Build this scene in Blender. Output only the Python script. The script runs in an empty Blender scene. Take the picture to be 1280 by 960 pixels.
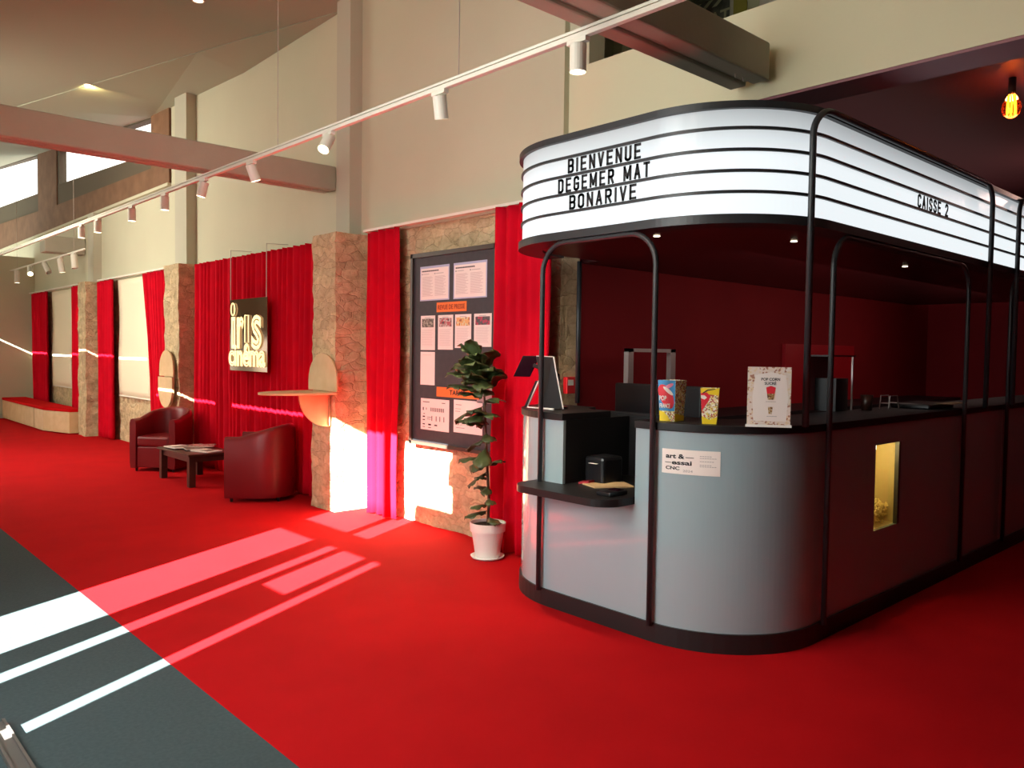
import bpy, bmesh, math, random
from mathutils import Vector, Matrix, noise
PI = math.pi
SC = bpy.context.scene
COL = SC.collection
rnd = random.Random(7)

# ------------------------------------------------------------------ camera
cam = bpy.data.cameras.new('camera'); cam.sensor_width = 36.0; cam.lens = 1005/1280*36
cam.clip_start = 0.02
camo = bpy.data.objects.new('camera', cam); COL.objects.link(camo)
Rm = Matrix(((0.73437974, 0.01688133, -0.67852886), (-0.67860717, 0.03795098, -0.7335203), (0.01336804, 0.999137, 0.03932622)))
camo.matrix_world = Matrix.Translation((0, 0, 1.5)) @ Rm.to_4x4()
SC.camera = camo
# ------------------------------------------------------------------ view, sky, sun, added fill lights
SC.view_settings.view_transform = 'Standard'; SC.view_settings.look = 'None'
SC.view_settings.exposure = 0.0; SC.view_settings.gamma = 1.0; SC.view_settings.use_curve_mapping = False
W = bpy.data.worlds.new('sky'); SC.world = W; W.use_nodes = True
bg = W.node_tree.nodes['Background']; bg.inputs[0].default_value = (1.0, 1.0, 0.92, 1); bg.inputs[1].default_value = 2.5
def light(name, kind, loc, direction, energy, color, **kw):
    l = bpy.data.lights.new(name, kind); l.energy = energy; l.color = color
    for k, v in kw.items(): setattr(l, k, v)
    o = bpy.data.objects.new(name, l); COL.objects.link(o); o.location = loc
    o.rotation_euler = Vector(direction).to_track_quat('-Z', 'Y').to_euler()
    return o
light('sun', 'SUN', (-6, -2, 6), (0.894, 0.447, -0.45), 125, (1.0, 0.96, 0.88), angle=math.radians(0.3))
light('facade_fill_near', 'AREA', (-1.08, 3.3, 1.45), (1, 0, -0.42), 155, (0.93, 1.0, 1.0), shape='RECTANGLE', size=2.3, size_y=5.5, spread=math.radians(140))  # added area fill standing in for daylight from the unseen front
light('facade_fill_far', 'AREA', (-1.08, 12.0, 1.45), (1, 0, -0.42), 620, (1.0, 0.95, 0.80), shape='RECTANGLE', size=2.3, size_y=12, spread=math.radians(140))  # same added fill for the far hall, imitating daylight
light('ceiling_bounce_fill', 'AREA', (1.6, 7.5, 4.55), (0.1, 0, -1), 22, (1.0, 0.86, 0.62), shape='RECTANGLE', size=3.5, size_y=9)  # added area lamp in place of light bounced off the ceiling

light('hall_fill_near', 'AREA', (0.6, 2.6, 4.3), (1, 0.1, -0.25), 42, (1.0, 0.88, 0.62), shape='RECTANGLE', size=1.5, size_y=4.5)  # unseen source added to brighten the near upper wall
light('kiosk_roof_fill', 'AREA', (7.2, 2.9, 2.80), (0, 0.0, 1), 2.2, (1.0, 0.70, 0.62), shape='RECTANGLE', size=4.5, size_y=1.2)  # added upward fill to lift the maroon room ceiling
light('kiosk_canopy_fill', 'AREA', (7.0, 2.7, 2.11), (0, 1.0, -0.8), 17, (1.0, 0.7, 0.6), shape='RECTANGLE', size=5.0, size_y=0.8)  # added fill under the canopy, brightens the dark red wall
light('room_fill_near', 'POINT', (5.3, 0.2, 2.95), (0, 0, -1), 3, (1.0, 0.6, 0.5), shadow_soft_size=0.05)  # added point fill, out of view in the kiosk room
light('room_fill_far', 'POINT', (8.2, 1.6, 2.95), (0, 0, -1), 6, (1.0, 0.6, 0.5), shadow_soft_size=0.05)  # second added point fill, deeper in the kiosk room
# ------------------------------------------------------------------ materials
MATS = {}
def mat(name, color, rough=0.6, metal=0.0, bump=None, mix=None, emit=None, coat=0.0, sheen=0.0, alpha=None, trans=0.0, spec=None):
    """bump=(scale,strength[,kind]); mix=(color2,scale,lo,hi) procedural colour variation"""
    m = bpy.data.materials.new(name); m.use_nodes = True; nt = m.node_tree; N = nt.nodes; L = nt.links
    b = N['Principled BSDF']
    def si(k, v):
        if k in b.inputs: b.inputs[k].default_value = v
    si('Base Color', (*color, 1)); si('Roughness', rough); si('Metallic', metal); si('Coat Weight', coat); si('Coat Roughness', 0.05)
    if spec is not None: si('Specular IOR Level', spec)
    if sheen: si('Sheen Weight', sheen); si('Sheen Roughness', 0.4)
    if trans: si('Transmission Weight', trans)
    if alpha is not None: si('Alpha', alpha)
    tc = N.new('ShaderNodeTexCoord')
    if mix:
        n = N.new('ShaderNodeTexNoise'); n.inputs['Scale'].default_value = mix[1]; n.inputs['Detail'].default_value = 6
        L.new(tc.outputs['Object'], n.inputs['Vector'])
        r = N.new('ShaderNodeValToRGB'); r.color_ramp.elements[0].position = mix[2]; r.color_ramp.elements[1].position = mix[3]
        r.color_ramp.elements[0].color = (*color, 1); r.color_ramp.elements[1].color = (*mix[0], 1)
        L.new(n.outputs['Fac'], r.inputs['Fac']); L.new(r.outputs['Color'], b.inputs['Base Color'])
    if bump:
        if len(bump) > 2 and bump[2] == 'voronoi':
            n2 = N.new('ShaderNodeTexVoronoi'); out = 'Distance'
        else:
            n2 = N.new('ShaderNodeTexNoise'); n2.inputs['Detail'].default_value = 5; out = 'Fac'
        n2.inputs['Scale'].default_value = bump[0]; L.new(tc.outputs['Object'], n2.inputs['Vector'])
        bp = N.new('ShaderNodeBump'); bp.inputs['Strength'].default_value = bump[1]; bp.inputs['Distance'].default_value = 0.02
        L.new(n2.outputs[out], bp.inputs['Height']); L.new(bp.outputs['Normal'], b.inputs['Normal'])
    if emit: si('Emission Color', (*emit[0], 1)); si('Emission Strength', emit[1])
    MATS[name] = m; return m
mat('red_carpet', (0.52, 0.0060, 0.0095), 0.95, bump=(420, 0.35), mix=((0.47, 0.0054, 0.0085), 3, 0.35, 0.7), spec=0.06)
mat('grey_carpet', (0.068, 0.098, 0.105), 0.95, bump=(420, 0.35), mix=((0.052, 0.078, 0.085), 60, 0.3, 0.75), spec=0.1)
mat('plaster', (0.60, 0.575, 0.42), 0.85, bump=(60, 0.05), mix=((0.57, 0.545, 0.395), 1.5, 0.3, 0.7))
mat('plaster_grey', (0.50, 0.475, 0.37), 0.85, bump=(60, 0.05))
mat('ceiling_far_paint', (0.38, 0.39, 0.29), 0.9, bump=(60, 0.04))
mat('ceiling_paint', (0.36, 0.37, 0.28), 0.9, bump=(60, 0.04))
mat('beam_paint', (0.46, 0.42, 0.33), 0.7, bump=(30, 0.08), mix=((0.42, 0.385, 0.30), 4, 0.3, 0.7))
mat('dark_red_paint', (0.25, 0.009, 0.013), 0.7, mix=((0.20, 0.007, 0.011), 1.2, 0.3, 0.7), spec=0.15)
mat('maroon_ceiling', (0.26, 0.09, 0.11), 0.5)
mat('soffit_plaster', (0.74, 0.68, 0.47), 0.85, bump=(60, 0.05))
mat('dark_plaster', (0.05, 0.045, 0.04), 0.9)
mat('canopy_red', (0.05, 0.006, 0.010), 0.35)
mat('red_panel', (0.40, 0.004, 0.012), 0.4)
mat('red_velvet', (0.62, 0.0035, 0.018), 0.85, bump=(200, 0.1), mix=((0.55, 0.003, 0.016), 5, 0.3, 0.7), spec=0.06)
mat('black_metal', (0.028, 0.030, 0.034), 0.42, spec=0.5)
mat('black_plinth', (0.012, 0.010, 0.011), 0.5)
mat('black_laminate', (0.014, 0.013, 0.014), 0.45, spec=0.3)
mat('black_plastic', (0.010, 0.010, 0.012), 0.3)
mat('grey_laminate', (0.34, 0.45, 0.49), 0.16, coat=0.6, spec=0.6)
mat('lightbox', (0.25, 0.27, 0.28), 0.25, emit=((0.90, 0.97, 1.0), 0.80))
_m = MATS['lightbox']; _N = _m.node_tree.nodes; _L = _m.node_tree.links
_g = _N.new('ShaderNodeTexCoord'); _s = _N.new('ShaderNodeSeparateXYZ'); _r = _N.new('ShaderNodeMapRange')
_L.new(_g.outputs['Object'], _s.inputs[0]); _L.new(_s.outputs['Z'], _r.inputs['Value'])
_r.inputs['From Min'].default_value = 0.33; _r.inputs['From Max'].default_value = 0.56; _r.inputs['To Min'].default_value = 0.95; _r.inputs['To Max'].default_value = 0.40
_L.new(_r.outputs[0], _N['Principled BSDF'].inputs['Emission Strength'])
mat('white_metal', (0.78, 0.74, 0.64), 0.45)
mat('white_plastic', (0.85, 0.84, 0.80), 0.35)
mat('lamp_glow', (1, 0.9, 0.7), 0.5, emit=((1.0, 0.86, 0.6), 6))
mat('neon', (1, 0.9, 0.5), 0.4, emit=((1.0, 0.80, 0.40), 1.0))
mat('filament', (1, 0.5, 0.1), 0.5, emit=((1.0, 0.42, 0.03), 14))
mat('plywood', (0.66, 0.46, 0.25), 0.5, mix=((0.58, 0.38, 0.19), 6, 0.35, 0.65))
mat('plywood_edge', (0.42, 0.27, 0.14), 0.6)
mat('red_leather', (0.17, 0.002, 0.006), 0.38, bump=(90, 0.08))
mat('red_cushion', (0.55, 0.006, 0.008), 1.0, bump=(300, 0.1), spec=0.05)
mat('dark_wood', (0.060, 0.022, 0.014), 0.35, mix=((0.035, 0.013, 0.009), 9, 0.3, 0.7))
mat('brown_wood', (0.23, 0.115, 0.06), 0.8, mix=((0.17, 0.08, 0.04), 5, 0.3, 0.7))
mat('window_frame', (0.13, 0.105, 0.075), 0.8, spec=0.2)
mat('board_black', (0.035, 0.034, 0.042), 0.6, mix=((0.045, 0.043, 0.05), 20, 0.3, 0.7))
mat('board_frame', (0.045, 0.030, 0.022), 0.4)
mat('paper', (0.88, 0.80, 0.75), 0.7)
mat('paper_blue_edge', (0.45, 0.50, 0.68), 0.7)
mat('print_grey', (0.42, 0.38, 0.38), 0.8)
mat('print_faint', (0.62, 0.52, 0.50), 0.8)
mat('print_black', (0.015, 0.015, 0.018), 0.7)
mat('print_red', (0.45, 0.02, 0.03), 0.7)
mat('orange_card', (0.83, 0.20, 0.035), 0.6)
mat('orange_ink', (0.33, 0.035, 0.012), 0.6)
mat('blind_fabric', (0.86, 0.78, 0.58), 0.9, bump=(150, 0.05))
mat('leaf_green', (0.075, 0.105, 0.032), 0.4, mix=((0.045, 0.065, 0.022), 7, 0.3, 0.7), spec=0.5)
mat('stem_brown', (0.10, 0.06, 0.035), 0.8)
mat('soil', (0.03, 0.02, 0.013), 0.95, bump=(60, 0.8))
mat('popcorn', (1.0, 0.86, 0.36), 0.6)
mat('popcorn_back', (0.52, 0.42, 0.20), 0.5)
mat('box_yellow', (0.85, 0.62, 0.02), 0.45)
mat('box_red', (0.72, 0.03, 0.05), 0.45)
mat('box_blue', (0.05, 0.30, 0.60), 0.45)
mat('box_white', (0.85, 0.82, 0.75), 0.45)
mat('box_dark', (0.05, 0.04, 0.04), 0.5)
mat('box_pink', (0.85, 0.30, 0.45), 0.45)
mat('silver', (0.55, 0.50, 0.48), 0.35, metal=0.6)
mat('mirror', (0.30, 0.20, 0.15), 0.10, metal=1.0)
mat('alarm_red', (0.62, 0.01, 0.015), 0.4)
mat('screen_dark', (0.02, 0.004, 0.010), 0.12)
mat('wire', (0.5, 0.42, 0.36), 0.5, metal=0.5)
mat('amber_glass', (0.45, 0.10, 0.03), 0.08, trans=0.85)
mat('poster_dark', (0.05, 0.05, 0.04), 0.5, mix=((0.12, 0.13, 0.10), 9, 0.4, 0.6))
mat('poster_olive', (0.30, 0.26, 0.04), 0.5)
mat('poster_sage', (0.42, 0.42, 0.26), 0.5)
mat('threshold', (0.14, 0.13, 0.12), 0.5, metal=0.3)
def speckle(name, base, cols, scale):
    m = mat(name, base, 0.45); nt = m.node_tree; N = nt.nodes; L = nt.links
    tc = N.new('ShaderNodeTexCoord'); v = N.new('ShaderNodeTexVoronoi'); v.inputs['Scale'].default_value = scale
    L.new(tc.outputs['Object'], v.inputs['Vector']); s = N.new('ShaderNodeSeparateColor'); L.new(v.outputs['Color'], s.inputs[0])
    r = N.new('ShaderNodeValToRGB'); r.color_ramp.interpolation = 'CONSTANT'
    cs = [base] + cols
    r.color_ramp.elements[0].color = (*cs[0], 1); r.color_ramp.elements[1].color = (*cs[1], 1); r.color_ramp.elements[1].position = 0.35
    for i, c in enumerate(cs[2:]):
        e = r.color_ramp.elements.new(0.35 + 0.6*(i+1)/(len(cs)-1)); e.color = (*c, 1)
    L.new(s.outputs[0], r.inputs['Fac']); L.new(r.outputs['Color'], N['Principled BSDF'].inputs['Base Color'])
speckle('popcorn_print', (0.82, 0.74, 0.45), [(0.9, 0.86, 0.75), (0.25, 0.2, 0.12), (0.75, 0.55, 0.1), (0.5, 0.1, 0.08)], 160)
speckle('popcorn_print_dim', (0.42, 0.25, 0.10), [(0.6, 0.5, 0.35), (0.12, 0.07, 0.04), (0.35, 0.18, 0.05)], 160)
speckle('stand_border', (0.80, 0.68, 0.60), [(0.78, 0.62, 0.42), (0.80, 0.69, 0.62), (0.45, 0.22, 0.15), (0.80, 0.70, 0.64)], 110)
speckle('photo_grey', (0.16, 0.13, 0.10), [(0.4, 0.36, 0.28), (0.1, 0.07, 0.06)], 120)
speckle('photo_pink', (0.42, 0.24, 0.22), [(0.6, 0.45, 0.42), (0.10, 0.04, 0.05), (0.5, 0.06, 0.08)], 60)
speckle('photo_orange', (0.75, 0.42, 0.14), [(0.72, 0.66, 0.40), (0.35, 0.12, 0.05), (0.8, 0.5, 0.2)], 60)
speckle('photo_dark', (0.07, 0.06, 0.07), [(0.10, 0.08, 0.09), (0.4, 0.04, 0.09)], 45)
# stone: rubble masonry
def stone(name, c1, c2, c3):
    m = mat(name, c1, 0.92); nt = m.node_tree; N = nt.nodes; L = nt.links; b = N['Principled BSDF']
    tc = N.new('ShaderNodeTexCoord'); mp = N.new('ShaderNodeMapping'); mp.inputs['Scale'].default_value = (1.0, 1.0, 1.9)
    L.new(tc.outputs['Object'], mp.inputs[0])
    w = N.new('ShaderNodeTexNoise'); w.inputs['Scale'].default_value = 5; w.inputs['Detail'].default_value = 4; L.new(mp.outputs[0], w.inputs['Vector'])
    mx = N.new('ShaderNodeMix'); mx.data_type = 'VECTOR'; mx.inputs['Factor'].default_value = 0.16
    L.new(mp.outputs[0], mx.inputs['A']); L.new(w.outputs['Color'], mx.inputs['B'])
    v = N.new('ShaderNodeTexVoronoi'); v.feature = 'DISTANCE_TO_EDGE'; v.inputs['Scale'].default_value = 7.5; L.new(mx.outputs['Result'], v.inputs['Vector'])
    v2 = N.new('ShaderNodeTexVoronoi'); v2.inputs['Scale'].default_value = 7.5; L.new(mx.outputs['Result'], v2.inputs['Vector'])
    n = N.new('ShaderNodeTexNoise'); n.inputs['Scale'].default_value = 14; n.inputs['Detail'].default_value = 8; n.inputs['Roughness'].default_value = 0.7
    L.new(tc.outputs['Object'], n.inputs['Vector'])
    r = N.new('ShaderNodeValToRGB'); e = r.color_ramp.elements; e[0].color = (*c3, 1); e[1].color = (*c1, 1); e[0].position = 0.3; e[1].position = 0.55
    k = e.new(0.72); k.color = (*c2, 1); L.new(n.outputs['Fac'], r.inputs['Fac'])
    s = N.new('ShaderNodeSeparateColor'); L.new(v2.outputs['Color'], s.inputs[0])
    hm = N.new('ShaderNodeMix'); hm.data_type = 'RGBA'; hm.blend_type = 'MULTIPLY'; hm.inputs['Factor'].default_value = 0.35
    L.new(r.outputs['Color'], hm.inputs['A']); L.new(v2.outputs['Color'], hm.inputs['B'])
    g = N.new('ShaderNodeRGBToBW'); L.new(v2.outputs['Color'], g.inputs[0])
    cc = N.new('ShaderNodeCombineColor')
    for q in range(3): L.new(g.outputs[0], cc.inputs[q])
    L.new(cc.outputs[0], hm.inputs['B'])
    L.new(hm.outputs['Result'], b.inputs['Base Color'])
    mr = N.new('ShaderNodeMapRange'); mr.inputs['From Max'].default_value = 0.06; L.new(v.outputs['Distance'], mr.inputs['Value'])
    ad = N.new('ShaderNodeMath'); ad.operation = 'MULTIPLY_ADD'; ad.inputs[1].default_value = 0.5; L.new(mr.outputs[0], ad.inputs[0]); L.new(n.outputs['Fac'], ad.inputs[2])
    bp = N.new('ShaderNodeBump'); bp.inputs['Strength'].default_value = 0.7; bp.inputs['Distance'].default_value = 0.03
    L.new(ad.outputs[0], bp.inputs['Height']); L.new(bp.outputs['Normal'], b.inputs['Normal'])
stone('stone', (0.76, 0.59, 0.35), (0.86, 0.72, 0.48), (0.54, 0.40, 0.22))
# thin window glass
def glassmat():
    m = bpy.data.materials.new('window_glass'); m.use_nodes = True; nt = m.node_tree; N = nt.nodes; L = nt.links
    N.remove(N['Principled BSDF']); t = N.new('ShaderNodeBsdfTransparent'); g = N.new('ShaderNodeBsdfGlossy'); g.inputs['Roughness'].default_value = 0.05
    x = N.new('ShaderNodeMixShader'); x.inputs[0].default_value = 0.08; L.new(t.outputs[0], x.inputs[1]); L.new(g.outputs[0], x.inputs[2])
    L.new(x.outputs[0], N['Material Output'].inputs[0]); MATS['window_glass'] = m
glassmat()

# ------------------------------------------------------------------ mesh helpers
class MB:
    def __init__(s): s.v = []; s.f = []; s.smooth = False
    def add(s, vs, fs):
        o = len(s.v); s.v += [tuple(v) for v in vs]; s.f += [tuple(i+o for i in f) for f in fs]; return s
    def box(s, x0, x1, y0, y1, z0, z1):
        vs = [(x, y, z) for z in (z0, z1) for y in (y0, y1) for x in (x0, x1)]
        return s.add(vs, [(0, 2, 3, 1), (4, 5, 7, 6), (0, 1, 5, 4), (2, 6, 7, 3), (0, 4, 6, 2), (1, 3, 7, 5)])
    def prism(s, pts, n, d):
        """closed polygon pts (3D) extruded along vector n*d"""
        k = len(pts); n = Vector(n)*d
        a = [Vector(p) for p in pts]; vs = a + [p+n for p in a]
        return s.add(vs, [tuple(range(k))[::-1], tuple(range(k, 2*k))] + [(i, (i+1) % k, (i+1) % k+k, i+k) for i in range(k)])
    def strip(s, pts, z0, z1, th_pts):
        """wall along pts (outer, xy) and th_pts (inner, xy)"""
        k = len(pts); vs = []
        for (a, b) in zip(pts, th_pts): vs += [(a[0], a[1], z0), (a[0], a[1], z1), (b[0], b[1], z1), (b[0], b[1], z0)]
        fs = []
        for i in range(k-1):
            p = 4*i; q = p+4
            fs += [(p, p+1, q+1, q), (p+1, p+2, q+2, q+1), (p+2, p+3, q+3, q+2), (p+3, p, q, q+3)]
        fs += [(3, 2, 1, 0), (4*k-4, 4*k-3, 4*k-2, 4*k-1)]
        return s.add(vs, fs)
    def tube(s, pts, r, n=10, cap=True):
        P = [Vector(p) for p in pts]; up = Vector((0.013, 0.027, 1))
        R = r if isinstance(r, (list, tuple)) else [r]*len(P)
        vs = []; prev = None
        for i, p in enumerate(P):
            t = (P[min(i+1, len(P)-1)]-P[max(i-1, 0)]).normalized()
            if prev is None:
                a = t.cross(up if abs(t.dot(up)) < 0.95 else Vector((1, 0, 0))).normalized()
            else:
                a = (prev - t*prev.dot(t)).normalized()
            prev = a; b = t.cross(a)
            for j in range(n):
                w = 2*PI*j/n; vs.append(p+(a*math.cos(w)+b*math.sin(w))*R[i])
        fs = [(i*n+j, i*n+(j+1) % n, (i+1)*n+(j+1) % n, (i+1)*n+j) for i in range(len(P)-1) for j in range(n)]
        if cap: fs += [tuple(range(n))[::-1], tuple(range((len(P)-1)*n, len(P)*n))]
        return s.add(vs, fs)
    def lathe(s, prof, c=(0, 0), n=28):
        vs = []; k = len(prof)
        for j in range(n):
            w = 2*PI*j/n
            for (r, z) in prof: vs.append((c[0]+r*math.cos(w), c[1]+r*math.sin(w), z))
        fs = [(j*k+i, ((j+1) % n)*k+i, ((j+1) % n)*k+i+1, j*k+i+1) for j in range(n) for i in range(k-1)]
        return s.add(vs, fs)
    def grid(s, P):
        h = len(P); w = len(P[0]); vs = [p for row in P for p in row]
        return s.add(vs, [(i*w+j, i*w+j+1, (i+1)*w+j+1, (i+1)*w+j) for i in range(h-1) for j in range(w-1)])
def obj(name, mb, m, parent=None, smooth=False, bevel=0, local=False, kind=None, label=None, cat=None, group=None, sub=0, solid=0):
    me = bpy.data.meshes.new(name)
    off = Vector((0, 0, 0))
    if parent is not None and not local:
        q = parent
        while q is not None: off += q.location; q = q.parent
    vs = [Vector(v) for v in mb.v]
    if parent is None and not local and not kind and vs:      # origin at base centre
        mn = [min(v[i] for v in vs) for i in range(3)]; mx = [max(v[i] for v in vs) for i in range(3)]
        off = Vector(((mn[0]+mx[0])/2, (mn[1]+mx[1])/2, mn[2]))
    me.from_pydata([v-off for v in vs], [], mb.f)
    bm = bmesh.new(); bm.from_mesh(me); bmesh.ops.recalc_face_normals(bm, faces=bm.faces); bm.to_mesh(me); bm.free()
    if smooth:
        for p in me.polygons: p.use_smooth = True
    me.materials.append(MATS[m])
    o = bpy.data.objects.new(name, me); COL.objects.link(o)
    if parent is not None: o.parent = parent
    elif not kind and not local: o.location = off
    if solid: k = o.modifiers.new('solid', 'SOLIDIFY'); k.thickness = solid; k.offset = 0
    if bevel: k = o.modifiers.new('bevel', 'BEVEL'); k.width = bevel; k.segments = 2; k.limit_method = 'ANGLE'
    if sub: k = o.modifiers.new('sub', 'SUBSURF'); k.levels = sub; k.render_levels = sub
    if kind: o['kind'] = kind
    if label: o['label'] = label
    if cat: o['category'] = cat
    if group: o['group'] = group
    return o
def thing(name, label, cat, loc=(0, 0, 0), rz=0, group=None):
    o = bpy.data.objects.new(name, None); COL.objects.link(o); o.location = loc; o.rotation_euler = (0, 0, rz)
    o.empty_display_size = 0.1; o['label'] = label; o['category'] = cat
    if group: o['group'] = group
    return o
def struct(name, mb, m, **k): return obj(name, mb, m, kind='structure', local=True, **k)
def dup(root, loc, rz=None, label=None):
    r = root.copy(); COL.objects.link(r); r.location = loc
    if rz is not None: r.rotation_euler = (0, 0, rz)
    if label: r['label'] = label
    for ch in root.children:
        c = ch.copy(); COL.objects.link(c); c.parent = r
        for g in ch.children:
            d = g.copy(); COL.objects.link(d); d.parent = c
    return r
BX = lambda *a: MB().box(*a)
FX = Matrix(((0, 0, -1), (-1, 0, 0), (0, 1, 0)))    # local x -> -Y, y -> Z, z -> -X   (surfaces facing -X)
FY = Matrix(((1, 0, 0), (0, 0, -1), (0, 1, 0)))     # local x -> +X, y -> Z, z -> -Y   (surfaces facing -Y)
def text_mb(s, w, h, M, o, ext=0.002, outline=0, offset=0.0, spacing=1.0):
    """text stretched to w x h, its lower-left corner at o, in frame M"""
    c = bpy.data.curves.new('t', 'FONT'); c.body = s; c.size = 1; c.space_character = spacing
    if outline: c.fill_mode = 'NONE'; c.bevel_depth = 0.03; c.bevel_resolution = 1
    else: c.extrude = 0.01; c.offset = offset
    c.resolution_u = 3
    t = bpy.data.objects.new('t', c); COL.objects.link(t)
    dg = bpy.context.evaluated_depsgraph_get(); me = bpy.data.meshes.new_from_object(t.evaluated_get(dg))
    vs = [v.co.copy() for v in me.vertices]; fs = [tuple(p.vertices) for p in me.polygons]
    bpy.data.objects.remove(t); bpy.data.curves.remove(c); bpy.data.meshes.remove(me)
    x0 = min(v.x for v in vs); x1 = max(v.x for v in vs); y0 = min(v.y for v in vs); y1 = max(v.y for v in vs); z1 = max(abs(v.z) for v in vs)
    O = Vector(o); mb = MB()
    mb.add([O + M @ Vector(((v.x-x0)/(x1-x0)*w, (v.y-y0)/(y1-y0)*h, v.z/z1*(outline or ext))) for v in vs], fs)
    return mb
def quad(M, o, w, h, d=0.001):
    """thin slab w x h at o (lower-left) in frame M, d thick towards the viewer"""
    O = Vector(o); P = [O + M @ Vector(p) for p in ((0, 0, 0), (w, 0, 0), (w, h, 0), (0, h, 0))]
    return MB().prism(P, M @ Vector((0, 0, 1)), d)

def arcp(cx, cy, rx, ry, a0, a1, n=6): return [(cx+rx*math.cos(math.radians(a0+(a1-a0)*k/n)), cy+ry*math.sin(math.radians(a0+(a1-a0)*k/n))) for k in range(n+1)]
def bowl(y0, y1): h = (y1-y0)/2; return [(0, y1), (.55, y1)]+arcp(.55, y1-.16, .45, .16, 90, 0, 4)+arcp(.55, y0+.16, .45, .16, 0, -90, 4)+[(0, y0)]
OV = arcp(.5, .82, .5, .18, 0, 180)+arcp(.5, .18, .5, .18, 180, 360)+[(1, .82)]
GL = {'B': [[(0, 0), (0, 1)], bowl(0, .5), bowl(.5, 1)], 'I': [[(.5, 0), (.5, 1)]], 'E': [[(1, 1), (0, 1), (0, 0), (1, 0)], [(0, .5), (.85, .5)]],
      'N': [[(0, 0), (0, 1), (1, 0), (1, 1)]], 'V': [[(0, 1), (.5, 0), (1, 1)]], 'U': [[(0, 1)]+arcp(.5, .18, .5, .18, 180, 360)+[(1, 1)]],
      'D': [[(0, 0), (0, 1), (.5, 1)]+arcp(.5, .82, .5, .18, 90, 0)+arcp(.5, .18, .5, .18, 0, -90)+[(0, 0)]],
      'G': [arcp(.5, .82, .5, .18, 0, 180)+arcp(.5, .18, .5, .18, 180, 360)+[(1, .48), (.55, .48)]], 'M': [[(0, 0), (0, 1), (.5, .15), (1, 1), (1, 0)]],
      'R': [[(0, 0), (0, 1)], bowl(.48, 1), [(.5, .48), (1, 0)]], 'A': [[(0, 0), (.5, 1), (1, 0)], [(.17, .3), (.83, .3)]], 'T': [[(0, 1), (1, 1)], [(.5, 0), (.5, 1)]],
      'O': [OV], 'C': [arcp(.5, .82, .5, .18, 0, 180)+arcp(.5, .18, .5, .18, 180, 360)],
      'S': [arcp(.5, .80, .5, .20, 0, 180)+[(.1, .62), (.9, .38)]+arcp(.5, .20, .5, .20, 0, -180)], '2': [arcp(.5, .80, .5, .20, 180, 0)+[(.95, .62), (0, 0), (1, 0)]]}
GW = {'I': .35, 'M': 1.25, ' ': .7}
def condensed(s, w, h, M, o, st=.0135, gap=.42):
    """narrow sign letters drawn as flat strokes, fitted to w x h"""
    tot = sum(GW.get(c, 1) for c in s)+gap*(len(s)-1); u = w/tot; x = 0; mb = MB(); O = Vector(o); N3 = M @ Vector((0, 0, 1))
    for c in s:
        cw = GW.get(c, 1)*u
        for pl in GL.get(c, []):
            P = [O + M @ Vector((x+st/2+px*(cw-st), st/2+py*(h-st), 0)) for px, py in pl]
            for a, b in zip(P, P[1:]):
                if (b-a).length < 1e-6: continue
                d = (b-a).normalized(); n = N3.cross(d)*st/2; e = d*st*.42
                mb.prism([a-e-n, b+e-n, b+e+n, a-e+n], N3, .003)
        x += cw+gap*u
    return mb
# ------------------------------------------------------------------ room shell
XW = 4.15
struct('floor', BX(1.375, 11, -4, 20, -0.06, 0.0), 'red_carpet')
struct('floor', BX(-1.3, 1.375, -4, 20, -0.06, 0.0), 'grey_carpet')
struct('trim_1', BX(0.60, 0.665, 1.9, 3.66, 0.0, 0.012).box(0.60, 0.61, 1.9, 3.66, 0.012, 0.022).box(0.655, 0.665, 1.9, 3.66, 0.012, 0.022), 'threshold')
def roughbox(x0, x1, y0, y1, z0, z1, step, amp, seed, corner=1.0):
    nx = max(2, int((x1-x0)/step)); ny = max(2, int((y1-y0)/step)); nz = max(2, int((z1-z0)/step)); mb = MB()
    def d(p):
        v = Vector(p); q = Vector((seed, seed*2, 0))
        k = noise.noise_vector(v*3.5+q)*amp + noise.noise_vector(v*11+q)*amp*0.55 + noise.noise_vector(v*30+q)*amp*0.3
        return (v.x+k.x, v.y+k.y, v.z)
    X = [x0+(x1-x0)*i/nx for i in range(nx+1)]; Y = [y0+(y1-y0)*i/ny for i in range(ny+1)]; Z = [z0+(z1-z0)*i/nz for i in range(nz+1)]
    for x in (x0, x1): mb.grid([[d((x, y, z)) for y in Y] for z in Z])
    for y in (y0, y1): mb.grid([[d((x, y, z)) for x in X] for z in Z])
    for z in (z0, z1): mb.grid([[d((x, y, z)) for x in X] for y in Y])
    return mb
# lower stone wall, with real relief towards the room
P = []
for i in range(64):
    z = 2.60*i/63; row = []
    for j in range(420):
        y = 3.985+(19.35-3.985)*j/419; v = Vector((0, y*3.2, z*5))
        row.append((XW+0.02-0.022*noise.noise(v)-0.012*noise.noise(v*3.3), y, z))
    P.append(row)
lw = MB().grid(P); lw.box(XW+0.06, XW+0.17, 3.985, 19.35, 0, 2.6)
struct('wall_right_lower', lw, 'stone')
struct('wall_jamb', roughbox(XW+0.0, 4.33, 3.985, 4.16, 0, 2.96, 0.05, 0.012, 3), 'stone')
# upper plaster wall
up = BX(XW, XW+0.3, 3.985, 11.50, 2.58, 5.3)
up.box(XW, XW+0.3, 11.50, 26, 2.58, 3.79)
struct('wall_right_upper', up, 'plaster')
struct('trim_2', BX(XW-0.05, XW+0.1, 11.52, 26, 3.745, 3.79), 'plaster')
# soffit wall over the kiosk opening, a little recessed
struct('wall_over_opening', BX(4.20, 4.45, -4, 3.985, 2.97, 3.50), 'soffit_plaster')
struct('wall_post', BX(4.20, 4.36, 3.80, 3.985, 3.50, 5.3), 'plaster')
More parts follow.
